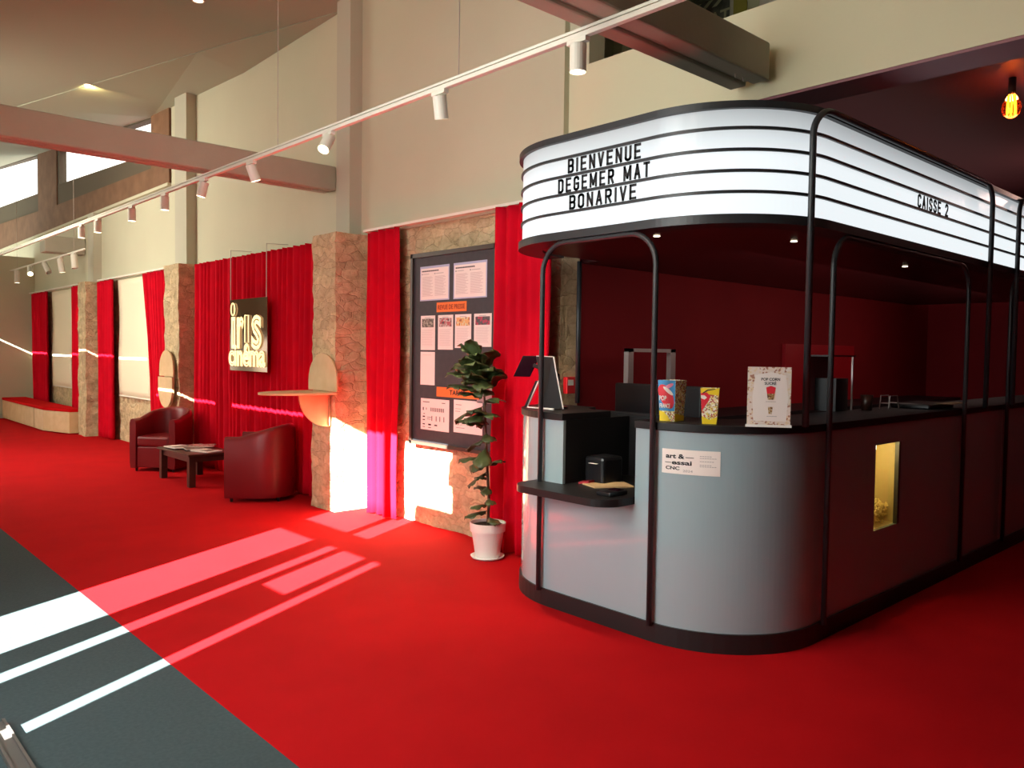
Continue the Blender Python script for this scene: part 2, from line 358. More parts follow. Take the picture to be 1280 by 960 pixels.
# plaster pilasters over the stone pillars
for i, (y0, y1, zt) in enumerate(((6.62, 6.86, 4.9), (10.62, 11.02, 4.9), (14.70, 15.02, 3.74))):
    struct('wall_pilaster', BX(4.02, XW+0.02, y0, y1, 2.57, zt), 'plaster_grey')
for i, (y0, y1, x0) in enumerate(((6.52, 6.95, 3.82), (10.47, 10.98, 3.86), (14.62, 15.06, 3.87))):
    struct('wall_pillar', roughbox(x0, XW+0.05, y0, y1, 0, 2.58, 0.035, 0.018, 5+i*3.7), 'stone')
# far end wall, other room walls
struct('wall_far', BX(-0.35, 4.4, 19.35, 19.5, 0, 3.35).box(-1.2, -.65, 19.35, 19.5, 0, 3.35).box(-.65, -.35, 19.35, 19.5, 1.9, 3.35), 'plaster')  # low gap at the left added to brighten the mirrored plate
struct('baseboard_far', BX(-1.2, 4.0, 19.32, 19.35, 0, 0.09), 'plaster_grey')
struct('wall_behind', BX(-1.3, 11, -4.1, -4, 0, 5.3), 'dark_plaster')
# unseen front on the left: openings shaped to cast the sun patches
fb = MB(); fx0, fx1 = -1.24, -1.16
lowers = [(2.54, 2.67, 0.91), (2.74, 3.07, 1.74), (3.13, 3.28, 0.91), (3.49, 4.10, 0.91)]
y = -4.0
for (a, b, s) in lowers:
    fb.box(fx0, fx1, y, a, 0, 2.20); fb.box(fx0, fx1, a, b, 0, s); y = b
fb.box(fx0, fx1, y, 17.7, 0, 2.20); fb.box(fx0, fx1, 17.7, 18.9, 0, 0.9); fb.box(fx0, fx1, 17.7, 18.9, 1.75, 2.20); fb.box(fx0, fx1, 18.9, 20, 0, 2.20)  # far opening added so the mirrored plate reflects bright sky
fb.box(fx0, fx1, -4, 20, 2.20, 2.334)
y = -4.0
for (a, b) in [(2.53, 3.32), (3.38, 4.10)]:
    fb.box(fx0, fx1, y, a, 2.334, 3.41); y = b
fb.box(fx0, fx1, 2.53, 3.06, 2.334, 2.84)
# narrow gaps added in the unseen front to throw thin sun streaks on the far walls
fb.box(fx0, fx1, y, 4.85, 2.334, 3.433)
fb.box(fx0, fx1, 4.85, 9.2, 2.334, 3.433); fb.box(fx0, fx1, 9.2, 20, 2.334, 3.433)
fb.box(fx0, fx1, -4, 4.10, 3.41, 3.487)
fb.box(fx0, fx1, 4.10, 4.85, 3.433, 3.487); fb.box(fx0, fx1, 9.2, 20, 3.433, 3.487)
fb.box(fx0, fx1, -4, 9.7, 3.487, 4.018); fb.box(fx0, fx1, 9.7, 20, 3.487, 3.966); fb.box(fx0, fx1, 17.6, 20, 3.966, 4.018)
fb.box(fx0, fx1, -4, 20, 4.018, 5.3)
struct('wall_left', fb, 'plaster_grey')
# ceiling: flat part and the far part that climbs towards the clerestory
crease = [(4.17, 6.93, 4.80), (3.57, 9.1, 4.80), (2.57, 12.93, 4.80), (0.90, 19.3, 4.80), (-0.9, 26, 4.8)]
wl = [(4.17, 7.0, 4.60), (4.17, 9.2, 4.74), (4.17, 12.3, 4.86), (4.17, 19.0, 5.46), (4.17, 26, 6.1)]
struct('ceiling', MB().prism(crease + [(-1.3, 26, 4.8), (-1.3, -4, 4.8), (8.2, -4, 4.8), (8.2, 5.3, 4.8), (4.17, 5.3, 4.8)], (0, 0, 1), 0.12), 'ceiling_paint')
cb = MB(); cb.grid([crease, wl]); struct('ceiling_far', cb, 'ceiling_far_paint', solid=0.02)
struct('wall_far_upper', BX(-1.3, 4.4, 26, 26.1, 3.3, 6.5), 'plaster')
# clerestory windows in the upper wall, behind the roof tie beam
def wp(pts, x, name, m, d, parent=None, **k):
    mb = MB().prism([(x, a, b) for a, b in pts], (1, 0, 0), d)
    return struct(name, mb, m, **k) if parent is None else obj(name, mb, m, parent, **k)
# wood cladding under and beside the windows
wood = MB()
wood.prism([(4.13, 11.54, 3.80), (4.13, 22.9, 3.80), (4.13, 22.9, 4.42), (4.13, 17.4, 4.22), (4.13, 12.25, 4.10), (4.13, 12.25, 4.87), (4.13, 11.54, 4.86)], (1, 0, 0), 0.16)
struct('trim_3', wood, 'brown_wood')
def window(name, q, rails):
    (y0, zb0, zt0), (y1, zb1, zt1) = q     # glass corners
    fr = MB()
    o = [(y0-0.12, rails[0]), (y1+0.16, rails[1]), (y1+0.16, zt1+0.18), (y0-0.12, zt0+0.10)]
    i = [(y0, zb0), (y1, zb1), (y1, zt1), (y0, zt0)]
    for k in range(4):
        a, b, c, d = o[k], o[(k+1) % 4], i[(k+1) % 4], i[k]
        fr.prism([(4.16, *a), (4.16, *b), (4.16, *c), (4.16, *d)], (1, 0, 0), 0.12)
    f = struct(name, fr, 'window_frame')
    g = obj('glass', MB().prism([(4.22, *p) for p in i], (1, 0, 0), 0.01), 'window_glass', None, local=True); g.parent = f
window('window_1', ((12.33, 4.34, 4.83), (17.35, 4.61, 5.24)), (4.10, 4.24))
window('window_2', ((19.08, 4.66, 5.43), (25.0, 4.93, 6.0)), (4.28, 4.5))
struct('trim_4', MB().prism([(4.14, 17.5, 4.2), (4.14, 18.95, 4.28), (4.14, 18.95, 5.6), (4.14, 17.5, 5.4)], (1, 0, 0), 0.12), 'brown_wood')

# kiosk room behind the opening
struct('wall_room_left', BX(4.33, 12, 4.0, 4.15, 0, 3.35), 'dark_red_paint')
struct('wall_room_back', BX(11, 11.1, -4, 4.15, 0, 3.35), 'dark_red_paint')
struct('ceiling_room', BX(4.45, 12, -4, 4.15, 3.25, 3.42), 'maroon_ceiling')
struct('trim_5', BX(4.205, 4.452, -4, 3.98, 2.955, 2.972).box(4.45, 4.47, -4, 3.98, 2.955, 3.25), 'maroon_ceiling')
struct('wall_upper_room', BX(6.5, 6.6, -4, 5.2, 3.42, 4.8), 'plaster_grey')
struct('wall_upper_room_side', BX(4.45, 6.6, 5.15, 5.25, 3.42, 4.8), 'plaster_grey')
struct('floor_upper_room', BX(4.45, 8.2, -4, 5.2, 3.425, 3.44), 'plaster_grey')
struct('wall_upper_post', BX(5.15, 5.25, 4.30, 4.39, 3.44, 4.8), 'plaster')

# roof tie beams
def beam(y0, y1, z0, z1, label, x0=-1.15):
    t = thing('tie_beam', label, 'beam', ((x0+XW)/2, (y0+y1)/2, z0))
    yw = (y1-y0)
    obj('timber', BX(x0, XW-0.02, y0, y0+yw*0.42, z0, z1), 'beam_paint', t, bevel=0.012)
    obj('timber', BX(x0, XW-0.02, y1-yw*0.42, y1, z0, z1), 'beam_paint', t, bevel=0.012)
    obj('core', BX(x0, XW-0.04, y0+yw*0.4, y1-yw*0.4, z0+0.02, z1-0.01), 'beam_paint', t)
    for x in (3.9, 3.98): obj('bolt', MB().box(x, x+0.008, y0+yw*0.3, y0+yw*0.32, z0-0.02, z0), 'silver', t)
    return t
beam(2.38, 2.63, 3.035, 3.245, 'painted tie beam over the ticket kiosk, nearer of the two long beams')
beam(7.05, 7.27, 3.065, 3.30, 'painted tie beam crossing in front of the high clerestory windows')
tb = thing('tie_beam', 'short far beam end high on the wall beside the third stone pillar', 'beam', (3.9, 15.9, 3.12))
obj('timber', BX(3.5, 4.14, 15.6, 15.95, 3.12, 3.40), 'beam_paint', tb, bevel=0.015)

# ------------------------------------------------------------------ kiosk
R0 = 0.6; CX = 3.97; CY1 = 2.57; CY2 = 3.30; XE = 10.5
def path(off, part, n=14):
    """points along the kiosk outline; part: 'long','c1','front','c2'"""
    r = R0+off
    if part == 'c1': return [(CX-r*math.sin(a), CY1-r*math.cos(a)) for a in [PI/2*i/n for i in range(n+1)]]
    if part == 'c2': return [(CX-r*math.cos(a), CY2+r*math.sin(a)) for a in [PI/2*i/n for i in range(n+1)]]
def outline(off, x_end=XE, n=16): return [(x_end, CY1-R0-off)] + path(off, 'c1', n) + path(off, 'c2', n)
def sub(off, a, b, n=16):
    """piece of outline between tags: ('x',X) on the long side, ('y',Y) on the front"""
    pts = []
    if a[0] == 'x': pts.append((a[1], CY1-R0-off))
    else: pts.append((CX-R0-off, a[1]))
    if a[0] == 'x' and b[0] == 'y': pts += path(off, 'c1', n)
    if b[0] == 'end': pts += path(off, 'c2', n)
    elif b[0] == 'x': pts.append((b[1], CY1-R0-off))
    else: pts.append((CX-R0-off, b[1]))
    return pts
kc = thing('ticket_counter', 'grey glossy cinema ticket counter with rounded corners and black plinth', 'counter', (5.5, 2.6, 0))
obj('plinth', MB().strip(outline(0.012), 0, 0.10, outline(-0.06)), 'black_plinth', kc)
T = -0.02
c2p = lambda off: [(CX-R0-off+0.003, 3.36)] + [p for p in path(off, 'c2', 30) if p[1] > 3.37]
n_ = min(len(c2p(0)), len(c2p(T)))
obj('corner_panel', MB().strip(c2p(0)[-n_:], 0.10, 1.11, c2p(T)[-n_:]), 'grey_laminate', kc)
def flat(a, b, z0, z1): return BX(CX-R0, CX-R0-T, min(a, b), max(a, b), z0, z1)
fp = flat(3.36, 3.2, 0.10, 1.11); fp.box(CX-R0, CX-R0-T, 2.67, 3.2, 0.10, 0.70); fp.box(CX-R0, CX-R0-T, 2.572, 2.67, 0.10, 1.11)
obj('front_panel', fp, 'grey_laminate', kc)
obj('corner_panel', MB().strip(sub(0, ('x', 4.04), ('y', 2.571), 30), 0.10, 1.11, sub(T, ('x', 4.04), ('y', 2.571), 30)), 'grey_laminate', kc)
YF = CY1-R0
lp = MB()
for (x0, x1, z0, z1) in ((4.04, 4.70, .1, 1.11), (4.70, 5.05, .1, .49), (4.70, 5.05, .99, 1.11), (5.05, 6.05, .1, 1.11)): lp.box(x0, x1, YF, YF-T, z0, z1)
obj('side_panel', lp, 'grey_laminate', kc)
obj('side_panel', BX(6.055, 6.97, YF, YF-T, .1, 1.11), 'grey_laminate', kc)
obj('side_panel', BX(6.98, XE, YF, YF-T, .1, 1.11), 'grey_laminate', kc)
nb = BX(3.39, 3.99, 3.2, 3.22, 0.70, 1.11).box(3.39, 3.99, 2.65, 2.67, 0.70, 1.11).box(3.97, 3.99, 2.6, 3.3, 0.70, 1.11).box(3.39, 3.99, 2.67, 3.2, 0.66, 0.70)
obj('niche_lining', nb, 'black_laminate', kc)
# lower transaction shelf
def rr(x0, x1, y0, y1, r, z, corners):
    pts = []
    for (cx, cy, a0, k) in ((x1, y1, 0, 0), (x0, y1, 90, 1), (x0, y0, 180, 2), (x1, y0, 270, 3)):
        sx = -1 if cx == x1 else 1; sy = -1 if cy == y1 else 1
        rad = r if k in corners else 0.001
        for i in range(9):
            a = math.radians(a0+i*90/8); pts.append((cx+sx*rad+rad*math.cos(a), cy+sy*rad+rad*math.sin(a), z))
    return pts
obj('transaction_shelf', MB().prism(rr(3.14, 3.95, 2.675, 3.42, 0.13, 0.70, (1, 2)), (0, 0, 1), 0.04), 'black_laminate', kc, bevel=0.004)
# posts set flush between panels
# popcorn window box inside the side panel
pw = thing('popcorn_display', 'lit popcorn display box with glass window in the counter side', 'display', (4.87, 2.2, 0.45))
obj('box_lining', BX(4.68, 4.70, YF+0.022, 2.30, .47, 1.01).box(5.05, 5.07, YF+0.022, 2.30, .47, 1.01).box(4.68, 5.07, 2.28, 2.30, .47, 1.01).box(4.68, 5.07, YF+0.022, 2.3, .47, .49).box(4.68, 5.07, YF+0.022, 2.3, .99, 1.01), 'popcorn_back', pw)
obj('glass', BX(4.695, 5.055, YF+0.024, YF+0.028, .48, 1.0), 'window_glass', pw)
obj('frame', BX(5.02, 5.05, YF-0.004, YF+0.02, .49, .99), 'black_metal', pw)
obj('lamp', BX(4.72, 4.80, YF+0.04, YF+0.07, .955, .985), 'lamp_glow', pw)
l = light('popcorn_lamp', 'POINT', (4.76, 2.08, 0.94), (0, 0, -1), 2.6, (1.0, 0.80, 0.36), shadow_soft_size=0.02)
pc = MB()
for i in range(330):
    x = rnd.uniform(4.72, 5.03); yy = rnd.uniform(YF+0.05, 2.27); z = .50+rnd.uniform(0, 0.13)*(1.2-abs(x-4.9)*3)
    for k in range(3):
        c = Vector((x, yy, z))+Vector((rnd.uniform(-1, 1), rnd.uniform(-1, 1), rnd.uniform(-1, 1)))*0.007; r = rnd.uniform(.006, .011)
        bmx = [c+Vector(q)*r for q in ((1, 0, 0), (-1, 0, 0), (0, 1, 0), (0, -1, 0), (0, 0, 1), (0, 0, -1))]
        pc.add(bmx, [(0, 2, 4), (2, 1, 4), (1, 3, 4), (3, 0, 4), (2, 0, 5), (1, 2, 5), (3, 1, 5), (0, 3, 5)])
pk = obj('popcorn', pc, 'popcorn', label='heap of yellow popcorn lying behind the lit counter window', cat='popcorn', smooth=True); pk['kind'] = 'stuff'

# countertops
def topring(mb, a, b, z0, z1, off=0.012, inn=-0.42, n=20): return mb.strip(sub(off, a, b, n), z0, z1, sub(inn, a, b, n))
obj('countertop', topring(MB(), ('y', 3.2), ('end',), 1.11, 1.15), 'black_laminate', label='short black countertop piece left of the ticket window, under the tablets', cat='countertop', bevel=0.003)
obj('countertop', topring(MB(), ('x', XE), ('y', 2.67), 1.11, 1.15, n=30), 'black_laminate', label='long black countertop curving round the right corner of the kiosk', cat='countertop', bevel=0.003)

# tube arches
def arch(pts_fn, a, b, z0, z1, r, name, label, tube_r=0.015):
    """upright frame: leg at a, over to b; pts_fn(s) maps s to xy"""
    P = [(*pts_fn(a), z0)]
    for i in range(9):
        t = PI/2*i/8; P.append((*pts_fn(a+(r-r*math.cos(t))*(1 if b > a else -1)), z1-r+r*math.sin(t)))
    for i in range(9):
        t = PI/2*i/8; P.append((*pts_fn(b-(r-r*math.sin(t))*(1 if b > a else -1)), z1-r+r*math.cos(t)))
    P.append((*pts_fn(b), z0))
    return obj(name, MB().tube(P, tube_r, 10), 'black_metal', smooth=True, label=label, cat='frame')
arch(lambda s: (3.342, s), 3.36, 2.54, 0.09, 2.13, 0.17, 'tube_arch', 'black steel tube arch framing the ticket window on the counter front')
arch(lambda s: (s, 1.942), 4.05, 6.05, 0.09, 2.13, 0.17, 'tube_arch', 'black steel tube arch along the counter side, framing the popcorn window')
arch(lambda s: (s, 1.942), 6.98, 9.6, 0.09, 2.13, 0.17, 'tube_arch', 'black steel tube arch standing furthest along the counter side')
def mpath(s):   # follows the rounded corner of the marquee
    if s >= CX: return (s, YF-0.063)
    a = math.asin(min(1, (CX-s)/(R0+0.063))); return (CX-(R0+0.063)*math.sin(a), CY1-(R0+0.063)*math.cos(a))
arch(mpath, 3.78, 6.36, 1.15, 2.718, 0.13, 'sign_arch', 'black tube arch hooked over the marquee panel that reads CAISSE 2', 0.017)
arch(mpath, 6.97, 9.5, 1.15, 2.718, 0.13, 'sign_arch', 'black tube arch over the last marquee panel at the right picture edge', 0.017)
obj('back_post', MB().tube([(4.17, 3.83, 1.15), (4.17, 3.83, 2.14)], 0.017), 'black_metal', smooth=True, label='black post at the back left corner of the kiosk before the stone jamb', cat='post')

# marquee
mq = thing('marquee_sign', 'white backlit cinema marquee with black rails wrapping round the kiosk top', 'sign', (5.5, 2.8, 2.14))
Z0, Z1 = 2.19, 2.70
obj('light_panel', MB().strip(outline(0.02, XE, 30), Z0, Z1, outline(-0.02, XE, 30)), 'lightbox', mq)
for z in (2.608, 2.504, 2.402, 2.300):
    obj('rail', MB().strip(outline(0.032, XE, 30), z-0.0075, z+0.0075, outline(0.015, XE, 30)), 'black_metal', mq)
obj('top_rim', MB().strip(outline(0.045, XE, 30), Z1, Z1+0.035, outline(-0.03, XE, 30)), 'black_metal', mq)
obj('bottom_rim', MB().strip(outline(0.045, XE, 30), Z0-0.045, Z0, outline(-0.11, XE, 30)), 'black_metal', mq)
back = [(3.985, 3.80), (4.36, 3.80), (4.36, 3.99), (XE, 3.99)]
cp = [(x, y) for (x, y) in outline(-0.03, XE, 20)] + back
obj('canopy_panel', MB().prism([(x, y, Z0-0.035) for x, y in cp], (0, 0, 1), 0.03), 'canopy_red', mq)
obj('roof_panel', MB().prism([(x, y, Z1) for x, y in cp], (0, 0, 1), 0.02), 'black_metal', mq)
for (x, y) in ((3.62, 2.75), (4.3, 2.3), (6.0, 2.35)):
    obj('downlight', MB().tube([(x, y, Z0-0.036), (x, y, Z0-0.039)], 0.018, 12), 'lamp_glow', mq)
xs = CX-R0-0.022
for s, ya, yb, z in (('BIENVENUE', 3.175, 2.655, 2.514), ('DEGEMER MAT', 3.25, 2.595, 2.410), ('BONARIVE', 3.16, 2.68, 2.308)):
    obj('lettering', condensed(s, ya-yb, .081, FX, (xs, ya, z+.0025)), 'print_black', mq, label='black letters reading '+s)
obj('lettering', condensed('CAISSE 2', 0.50, 0.081, FY, (5.13, YF-0.022, 2.4125)), 'print_black', mq, label='black letters reading CAISSE 2')

# sticker on the counter corner
def curvedpt(s, off):   # s = arc length from Y=2.57 round the corner
    a = s/(R0+off)
    if s <= 0: return (CX-R0-off, CY1-s)
    return (CX-(R0+off)*math.cos(a), CY1-(R0+off)*math.sin(a))
st = thing('paper_notice', 'white art and essai label stuck on the rounded counter corner', 'notice', (3.38, 2.35, 0.87))
def wrap(mb, s0, z0, o):
    """flat mesh in frame (x along s, y up, z out) onto the corner"""
    r = MB(); r.f = mb.f; r.v = [(*curvedpt(s0+v[0], o+v[2]), z0+v[1]) for v in mb.v]; return r
g = [[(0.30*i/12, 0.125*j, 0.001) for i in range(13)] for j in (0, 1)]
obj('sheet', wrap(MB().grid(g), 0.072, 0.893, 0.002), 'paper', st, solid=0.001)
I3 = Matrix.Identity(3)
mb = MB()
for s, x, z, w, h in (('art &', .022, .078, .10, .024), ('essai', .055, .047, .105, .022), ('CNC', .022, .020, .075, .018)):
    t = text_mb(s, w, h, I3, (x, z, 0), 0.0005, offset=0.03); obj('lettering', wrap(t, 0.072, 0.893, 0.004), 'print_black', st)
mb.box(.128, .17, .085, .088, -.0005, .0005); mb.box(.018, .052, .055, .058, -.0005, .0005)
obj('dash_marks', wrap(mb, 0.072, 0.893, 0.004), 'print_black', st)
mb = MB(); t = text_mb('2024', .05, .012, I3, (.115, .012, 0), 0.0005); mb.add(t.v, t.f)
for i, (w, z) in enumerate(((.05, .096), (.08, .086), (.07, .070), (.06, .052), (.08, .044))):
    k = 0.0
    while k < w: mb.box(.20+k, .20+k+.009, z, z+.003, -.0005, .0005); k += .012
obj('small_print', wrap(mb, 0.072, 0.893, 0.004), 'print_grey', st)

# ------------------------------------------------------------------ things on the counter
def popbox(name, x, y, wb, wt, h, rz, label, kind):
    t = thing(name, label, 'popcorn box', (x, y, 1.15), rz)
    hb, ht = wb/2, wt/2
    def P(u, z, sx, d=0): # point on side
        w = hb+(ht-hb)*z/h; return w
    body = MB().add([(-hb, -hb, 0), (hb, -hb, 0), (hb, hb, 0), (-hb, hb, 0), (-ht, -ht, h), (ht, -ht, h), (ht, ht, h), (-ht, ht, h)],
                    [(0, 3, 2, 1), (0, 1, 5, 4), (1, 2, 6, 5), (2, 3, 7, 6), (3, 0, 4, 7)])
    obj('carton', body, 'popcorn_print', t, local=True, solid=0.002)
    # printed areas follow the sloping faces
    def face(pts, side, m, nm, d=0.0015):
        mb = MB(); vs = []
        for (u, v) in pts:
            z = v*h; w = hb+(ht-hb)*v
            if side == 'front': vs.append((u*w, -w-d, z))
            else: vs.append((-w-d, -u*w, z))
        n = (0, -1, 0) if side == 'front' else (-1, 0, 0)
        mb.prism(vs, n, 0.0006); obj(nm, mb, m, t, local=True)
    def ell(cx, cy, a, b, rot=0, n=18): return [(cx+a*math.cos(k*2*PI/n)*math.cos(rot)-b*math.sin(k*2*PI/n)*math.sin(rot), cy+a*math.cos(k*2*PI/n)*math.sin(rot)+b*math.sin(k*2*PI/n)*math.cos(rot)) for k in range(n)]
    if kind == 'blue':
        for side in ('left',):
            face([(-1, .25), (1, .25), (1, 1), (-1, 1)], side, 'box_blue', 'blue_print')
            face([(-1, 0), (.6, 0), (.1, .12), (-.4, .22), (-1, .25)], side, 'box_yellow', 'yellow_print', .002)
            face(ell(-.05, .60, .98, .26, -.15), side, 'box_red', 'lips_print', .0025)
            face(ell(.2, .74, .6, .055, -.15), side, 'box_white', 'teeth_print', .0032)
            face(ell(.3, .86, .5, .05, .1), side, 'box_pink', 'pink_print', .003)
        for s, v, hh, w in (('POP', .50, .12, .9), ('FRANCE', .32, .11, 1.35)):
            ww = hb+(ht-hb)*v
            tm = text_mb(s, w*ww, hh*h, FX, (-ww-0.0055, 0.9*ww, v*h), 0.0006, offset=0.02)
            obj('lettering', tm, 'box_white', t, local=True)
        face([(-1, 0), (1, 0), (1, .12), (-1, .2)], 'front', 'box_yellow', 'yellow_print')
    else:
        face([(-1, .86), (1, .80), (1, 1), (-1, 1)], 'left', 'box_yellow', 'yellow_print')
        face([(-1, 0), (1, 0), (1, .20), (0, .12), (-1, .22)], 'left', 'box_yellow', 'yellow_print')
        face([(-1, .35), (-.55, .5), (-.1, .66), (.1, .78), (-.3, .88), (-1, .86)], 'left', 'box_red', 'lips_print', .002)
        face([(-1, .72), (-.6, .68), (-.3, .74), (-.6, .80), (-1, .80)], 'left', 'box_white', 'teeth_print', .003)
        face([(-.8, .84), (-.2, .93), (.6, .97), (.6, .99), (-.3, .96), (-.8, .87)], 'left', 'box_dark', 'curl_print', .003)
        face([(-1, 0), (1, 0), (1, 1), (-1, 1)], 'front', 'box_yellow', 'yellow_print')
    return t
popbox('popcorn_box', 3.51, 2.545, .088, .108, .215, math.radians(4), 'blue and red popcorn box with lips, larger one on the black countertop', 'blue')
popbox('popcorn_box', 3.53, 2.325, .070, .092, .182, math.radians(32), 'yellow popcorn box, smaller one at the middle of the countertop', 'yellow')
# counter sign
cs = thing('menu_stand', 'upright cream card reading POP CORN SUCRÉ on the countertop', 'sign', (3.60, 2.035, 1.15), math.radians(-16.5))
e = cs
Mx = Matrix(((0.72, 0, -0.69), (-0.69, 0, -0.72), (0, 1, 0)))
def onstand(mb, m, name, **k): return obj(name, mb, m, cs, local=True, **k)
cs.rotation_euler = (0, 0, 0)
U = Vector((0.60, -0.80, 0)); Nn = Vector((-0.80, -0.60, 0)); Mx = Matrix(((U.x, 0, Nn.x), (U.y, 0, Nn.y), (0, 1, 0)))
w_, h_ = .205, .295
org = lambda x, z, d=0: tuple(U*(x-w_/2)+Nn*d+Vector((0, 0, z)))
onstand(quad(Mx, org(0, 0), w_, h_, .004), 'stand_border', 'card')
onstand(MB().prism([org(.03, .03, .0045), org(.185, .03, .0045), org(.192, .15, .0045), org(.18, .255, .0045), org(.11, .27, .0045), org(.035, .255, .0045), org(.024, .15, .0045)], Nn, .0006), 'paper', 'blank_centre')
onstand(quad(Mx, org(-.006, 0, -.003), w_+.012, .012, .012), 'white_plastic', 'foot')
t = text_mb('POP CORN', .088, .014, Mx, org(.064, .228, .006), .0005, offset=.02); t2 = text_mb('SUCRÉ', .055, .017, Mx, org(.080, .208, .006), .0005, offset=.02); t.add(t2.v, t2.f)
onstand(t, 'print_black', 'lettering')
onstand(MB().prism([org(.095, .145, .006), org(.125, .145, .006), org(.133, .195, .006), (org(.110, .203, .006)), org(.088, .195, .006)], Nn, .0006), 'box_red', 'cup_picture')
onstand(MB().prism([org(.096, .135, .0066), org(.124, .135, .0066), org(.128, .165, .0066), org(.092, .165, .0066)], Nn, .0006), 'popcorn_print_dim', 'cup_picture')
onstand(MB().prism([org(.102, .065, .006), org(.117, .065, .006), org(.121, .100, .006), org(.098, .100, .006)], Nn, .0006), 'popcorn_print_dim', 'cup_picture')
mb = MB()
for (x, z) in ((.088, .124), (.094, .052)):
    for k in range(6): 
        q = quad(Mx, org(x+k*.008, z, .006), .006, .003, .0005); mb.add(q.v, q.f)
onstand(mb, 'print_grey', 'small_print')

# tablets at the left
tt = thing('card_terminal', 'black tilted touch screen on an arm above the left countertop', 'terminal', (3.66, 3.52, 1.15))
obj('base', MB().tube([(3.66, 3.52, 1.15), (3.66, 3.52, 1.165)], 0.06, 20), 'black_plastic', tt)
obj('stem', MB().tube([(3.66, 3.52, 1.16), (3.66, 3.53, 1.36), (3.59, 3.68, 1.42)], 0.013, 8), 'black_plastic', tt, smooth=True)
sc = MB(); a = Vector((3.57, 3.72, 1.42)); u = Vector((0.62, -0.78, 0)).normalized(); v = Vector((-0.18, 0.40, -0.9)).normalized(); n = u.cross(v).normalized()
c4 = [a-u*.055-v*.065+v*.0, a+u*.055-v*.065, a+u*.055+v*.085, a-u*.055+v*.085]
obj('screen', sc.prism(c4, n, 0.02), 'screen_dark', tt, bevel=0.004)
ts = thing('tablet_stand', 'dark A-shaped tablet stand with pale edges beside the ticket window', 'stand', (3.55, 3.40, 1.15))
def leanpanel(p0, p1, p2, p3, th, m, name):
    P = [Vector(p) for p in (p0, p1, p2, p3)]; n = (P[1]-P[0]).cross(P[3]-P[0]).normalized(); obj(name, MB().prism(P, n, th), m, ts, bevel=0.002)
leanpanel((3.575, 3.56, 1.155), (3.60, 3.42, 1.155), (3.60, 3.51, 1.475), (3.60, 3.66, 1.475), 0.012, 'black_plastic', 'back_panel')
obj('edge', MB().tube([(3.592, 3.415, 1.155), (3.592, 3.505, 1.475), (3.592, 3.655, 1.478)], .0045, 6), 'paper', ts)
obj('edge', MB().tube([(3.505, 3.545, 1.325), (3.495, 3.632, 1.158), (3.495, 3.40, 1.158)], .0065, 6), 'paper', ts)
leanpanel((3.50, 3.665, 1.155), (3.50, 3.635, 1.155), (3.51, 3.545, 1.325), (3.51, 3.575, 1.325), 0.006, 'black_plastic', 'front_panel')
# in the niche
ct = thing('card_reader', 'black card reader lying at the right end of the low shelf', 'card reader', (3.33, 2.79, 0.74))
obj('body', BX(3.25, 3.40, 2.74, 2.84, .74, .765), 'black_plastic', ct, bevel=0.008)
obj('screen', BX(3.33, 3.385, 2.755, 2.825, .765, .768), 'screen_dark', ct)
rc = thing('ticket_printer', 'black ticket printer at the left of the low shelf niche', 'printer', (3.62, 3.10, 0.74))
obj('body', BX(3.52, 3.70, 3.02, 3.17, .74, .90), 'black_plastic', rc, bevel=0.02)
obj('ticket', BX(3.50, 3.518, 3.06, 3.12, .86, .862), 'paper', rc)
bl = MB().prism([(3.46, 3.17, .742), (3.60, 3.03, .742), (3.78, 3.02, .742), (3.72, 3.12, .742)], (0, 0, 1), .01)
obj('brochure', MB().prism([(3.45, 3.12, .742), (3.40, 2.98, .742), (3.60, 2.86, .742), (3.68, 3.00, .742)], (0, 0, 1), .008), 'plywood', label='cream brochure stack lying on the low black shelf', cat='brochure')
obj('red_flyer', MB().prism([(3.50, 3.16, .742), (3.44, 3.14, .742), (3.46, 3.08, .752), (3.53, 3.09, .752)], (0, 0, 1), .012), 'red_panel', label='small red flyer beside the brochures on the low shelf', cat='flyer')

# behind the counter
bc = thing('back_counter', 'low black back counter running along the dark red wall', 'counter', (7, 3.7, 0))
obj('carcass', BX(4.60, 10.5, 3.45, 3.99, 0, 1.0), 'black_plinth', bc); obj('worktop', BX(4.58, 10.5, 3.42, 3.995, 1.0, 1.03), 'black_laminate', bc)
mo = thing('monitor', 'black monitor seen from behind inside the ticket kiosk', 'monitor', (4.2, 3.2, 1.15))
obj('screen_back', BX(4.30, 4.34, 2.9, 3.6, 0.98, 1.30), 'black_plastic', mo, bevel=0.01)
obj('stand', BX(4.32, 4.36, 3.2, 3.3, 0.70, 1.0).box(4.25, 4.45, 3.1, 3.4, 0.64, 0.70), 'black_plastic', mo)
ds = thing('staff_desk', 'black staff desk inside the kiosk behind the ticket niche', 'desk', (4.3, 3.1, 0))
obj('top', BX(4.02, 4.56, 2.62, 3.80, .61, .64), 'black_laminate', ds); obj('front', BX(4.0, 4.02, 2.45, 3.80, 0, 1.13), 'black_laminate', ds)
mf = thing('display_frame', 'upright silver metal frame on the back counter behind the popcorn boxes', 'frame', (4.85, 3.7, 1.03))
obj('rail', BX(4.54, 4.60, 3.68, 3.72, 1.03, 1.54), 'silver', mf); obj('rail', BX(5.05, 5.11, 3.68, 3.72, 1.03, 1.54), 'silver', mf); obj('rail', BX(4.54, 5.11, 3.68, 3.72, 1.515, 1.54), 'silver', mf)
obj('plastic_bin', BX(4.75, 5.03, 3.50, 3.66, 1.03, 1.22), 'print_black', label='dark plastic bin standing in front of the silver frame', cat='bin', bevel=0.01)
gp = thing('popcorn_warmer', 'dark glass popcorn warmer with painted corner glints behind the sign card', 'popcorn warmer', (5.0, 2.5, 1.15))
obj('body', BX(5.00, 5.17, 2.36, 2.50, 1.15, 1.36), 'black_plastic', gp)
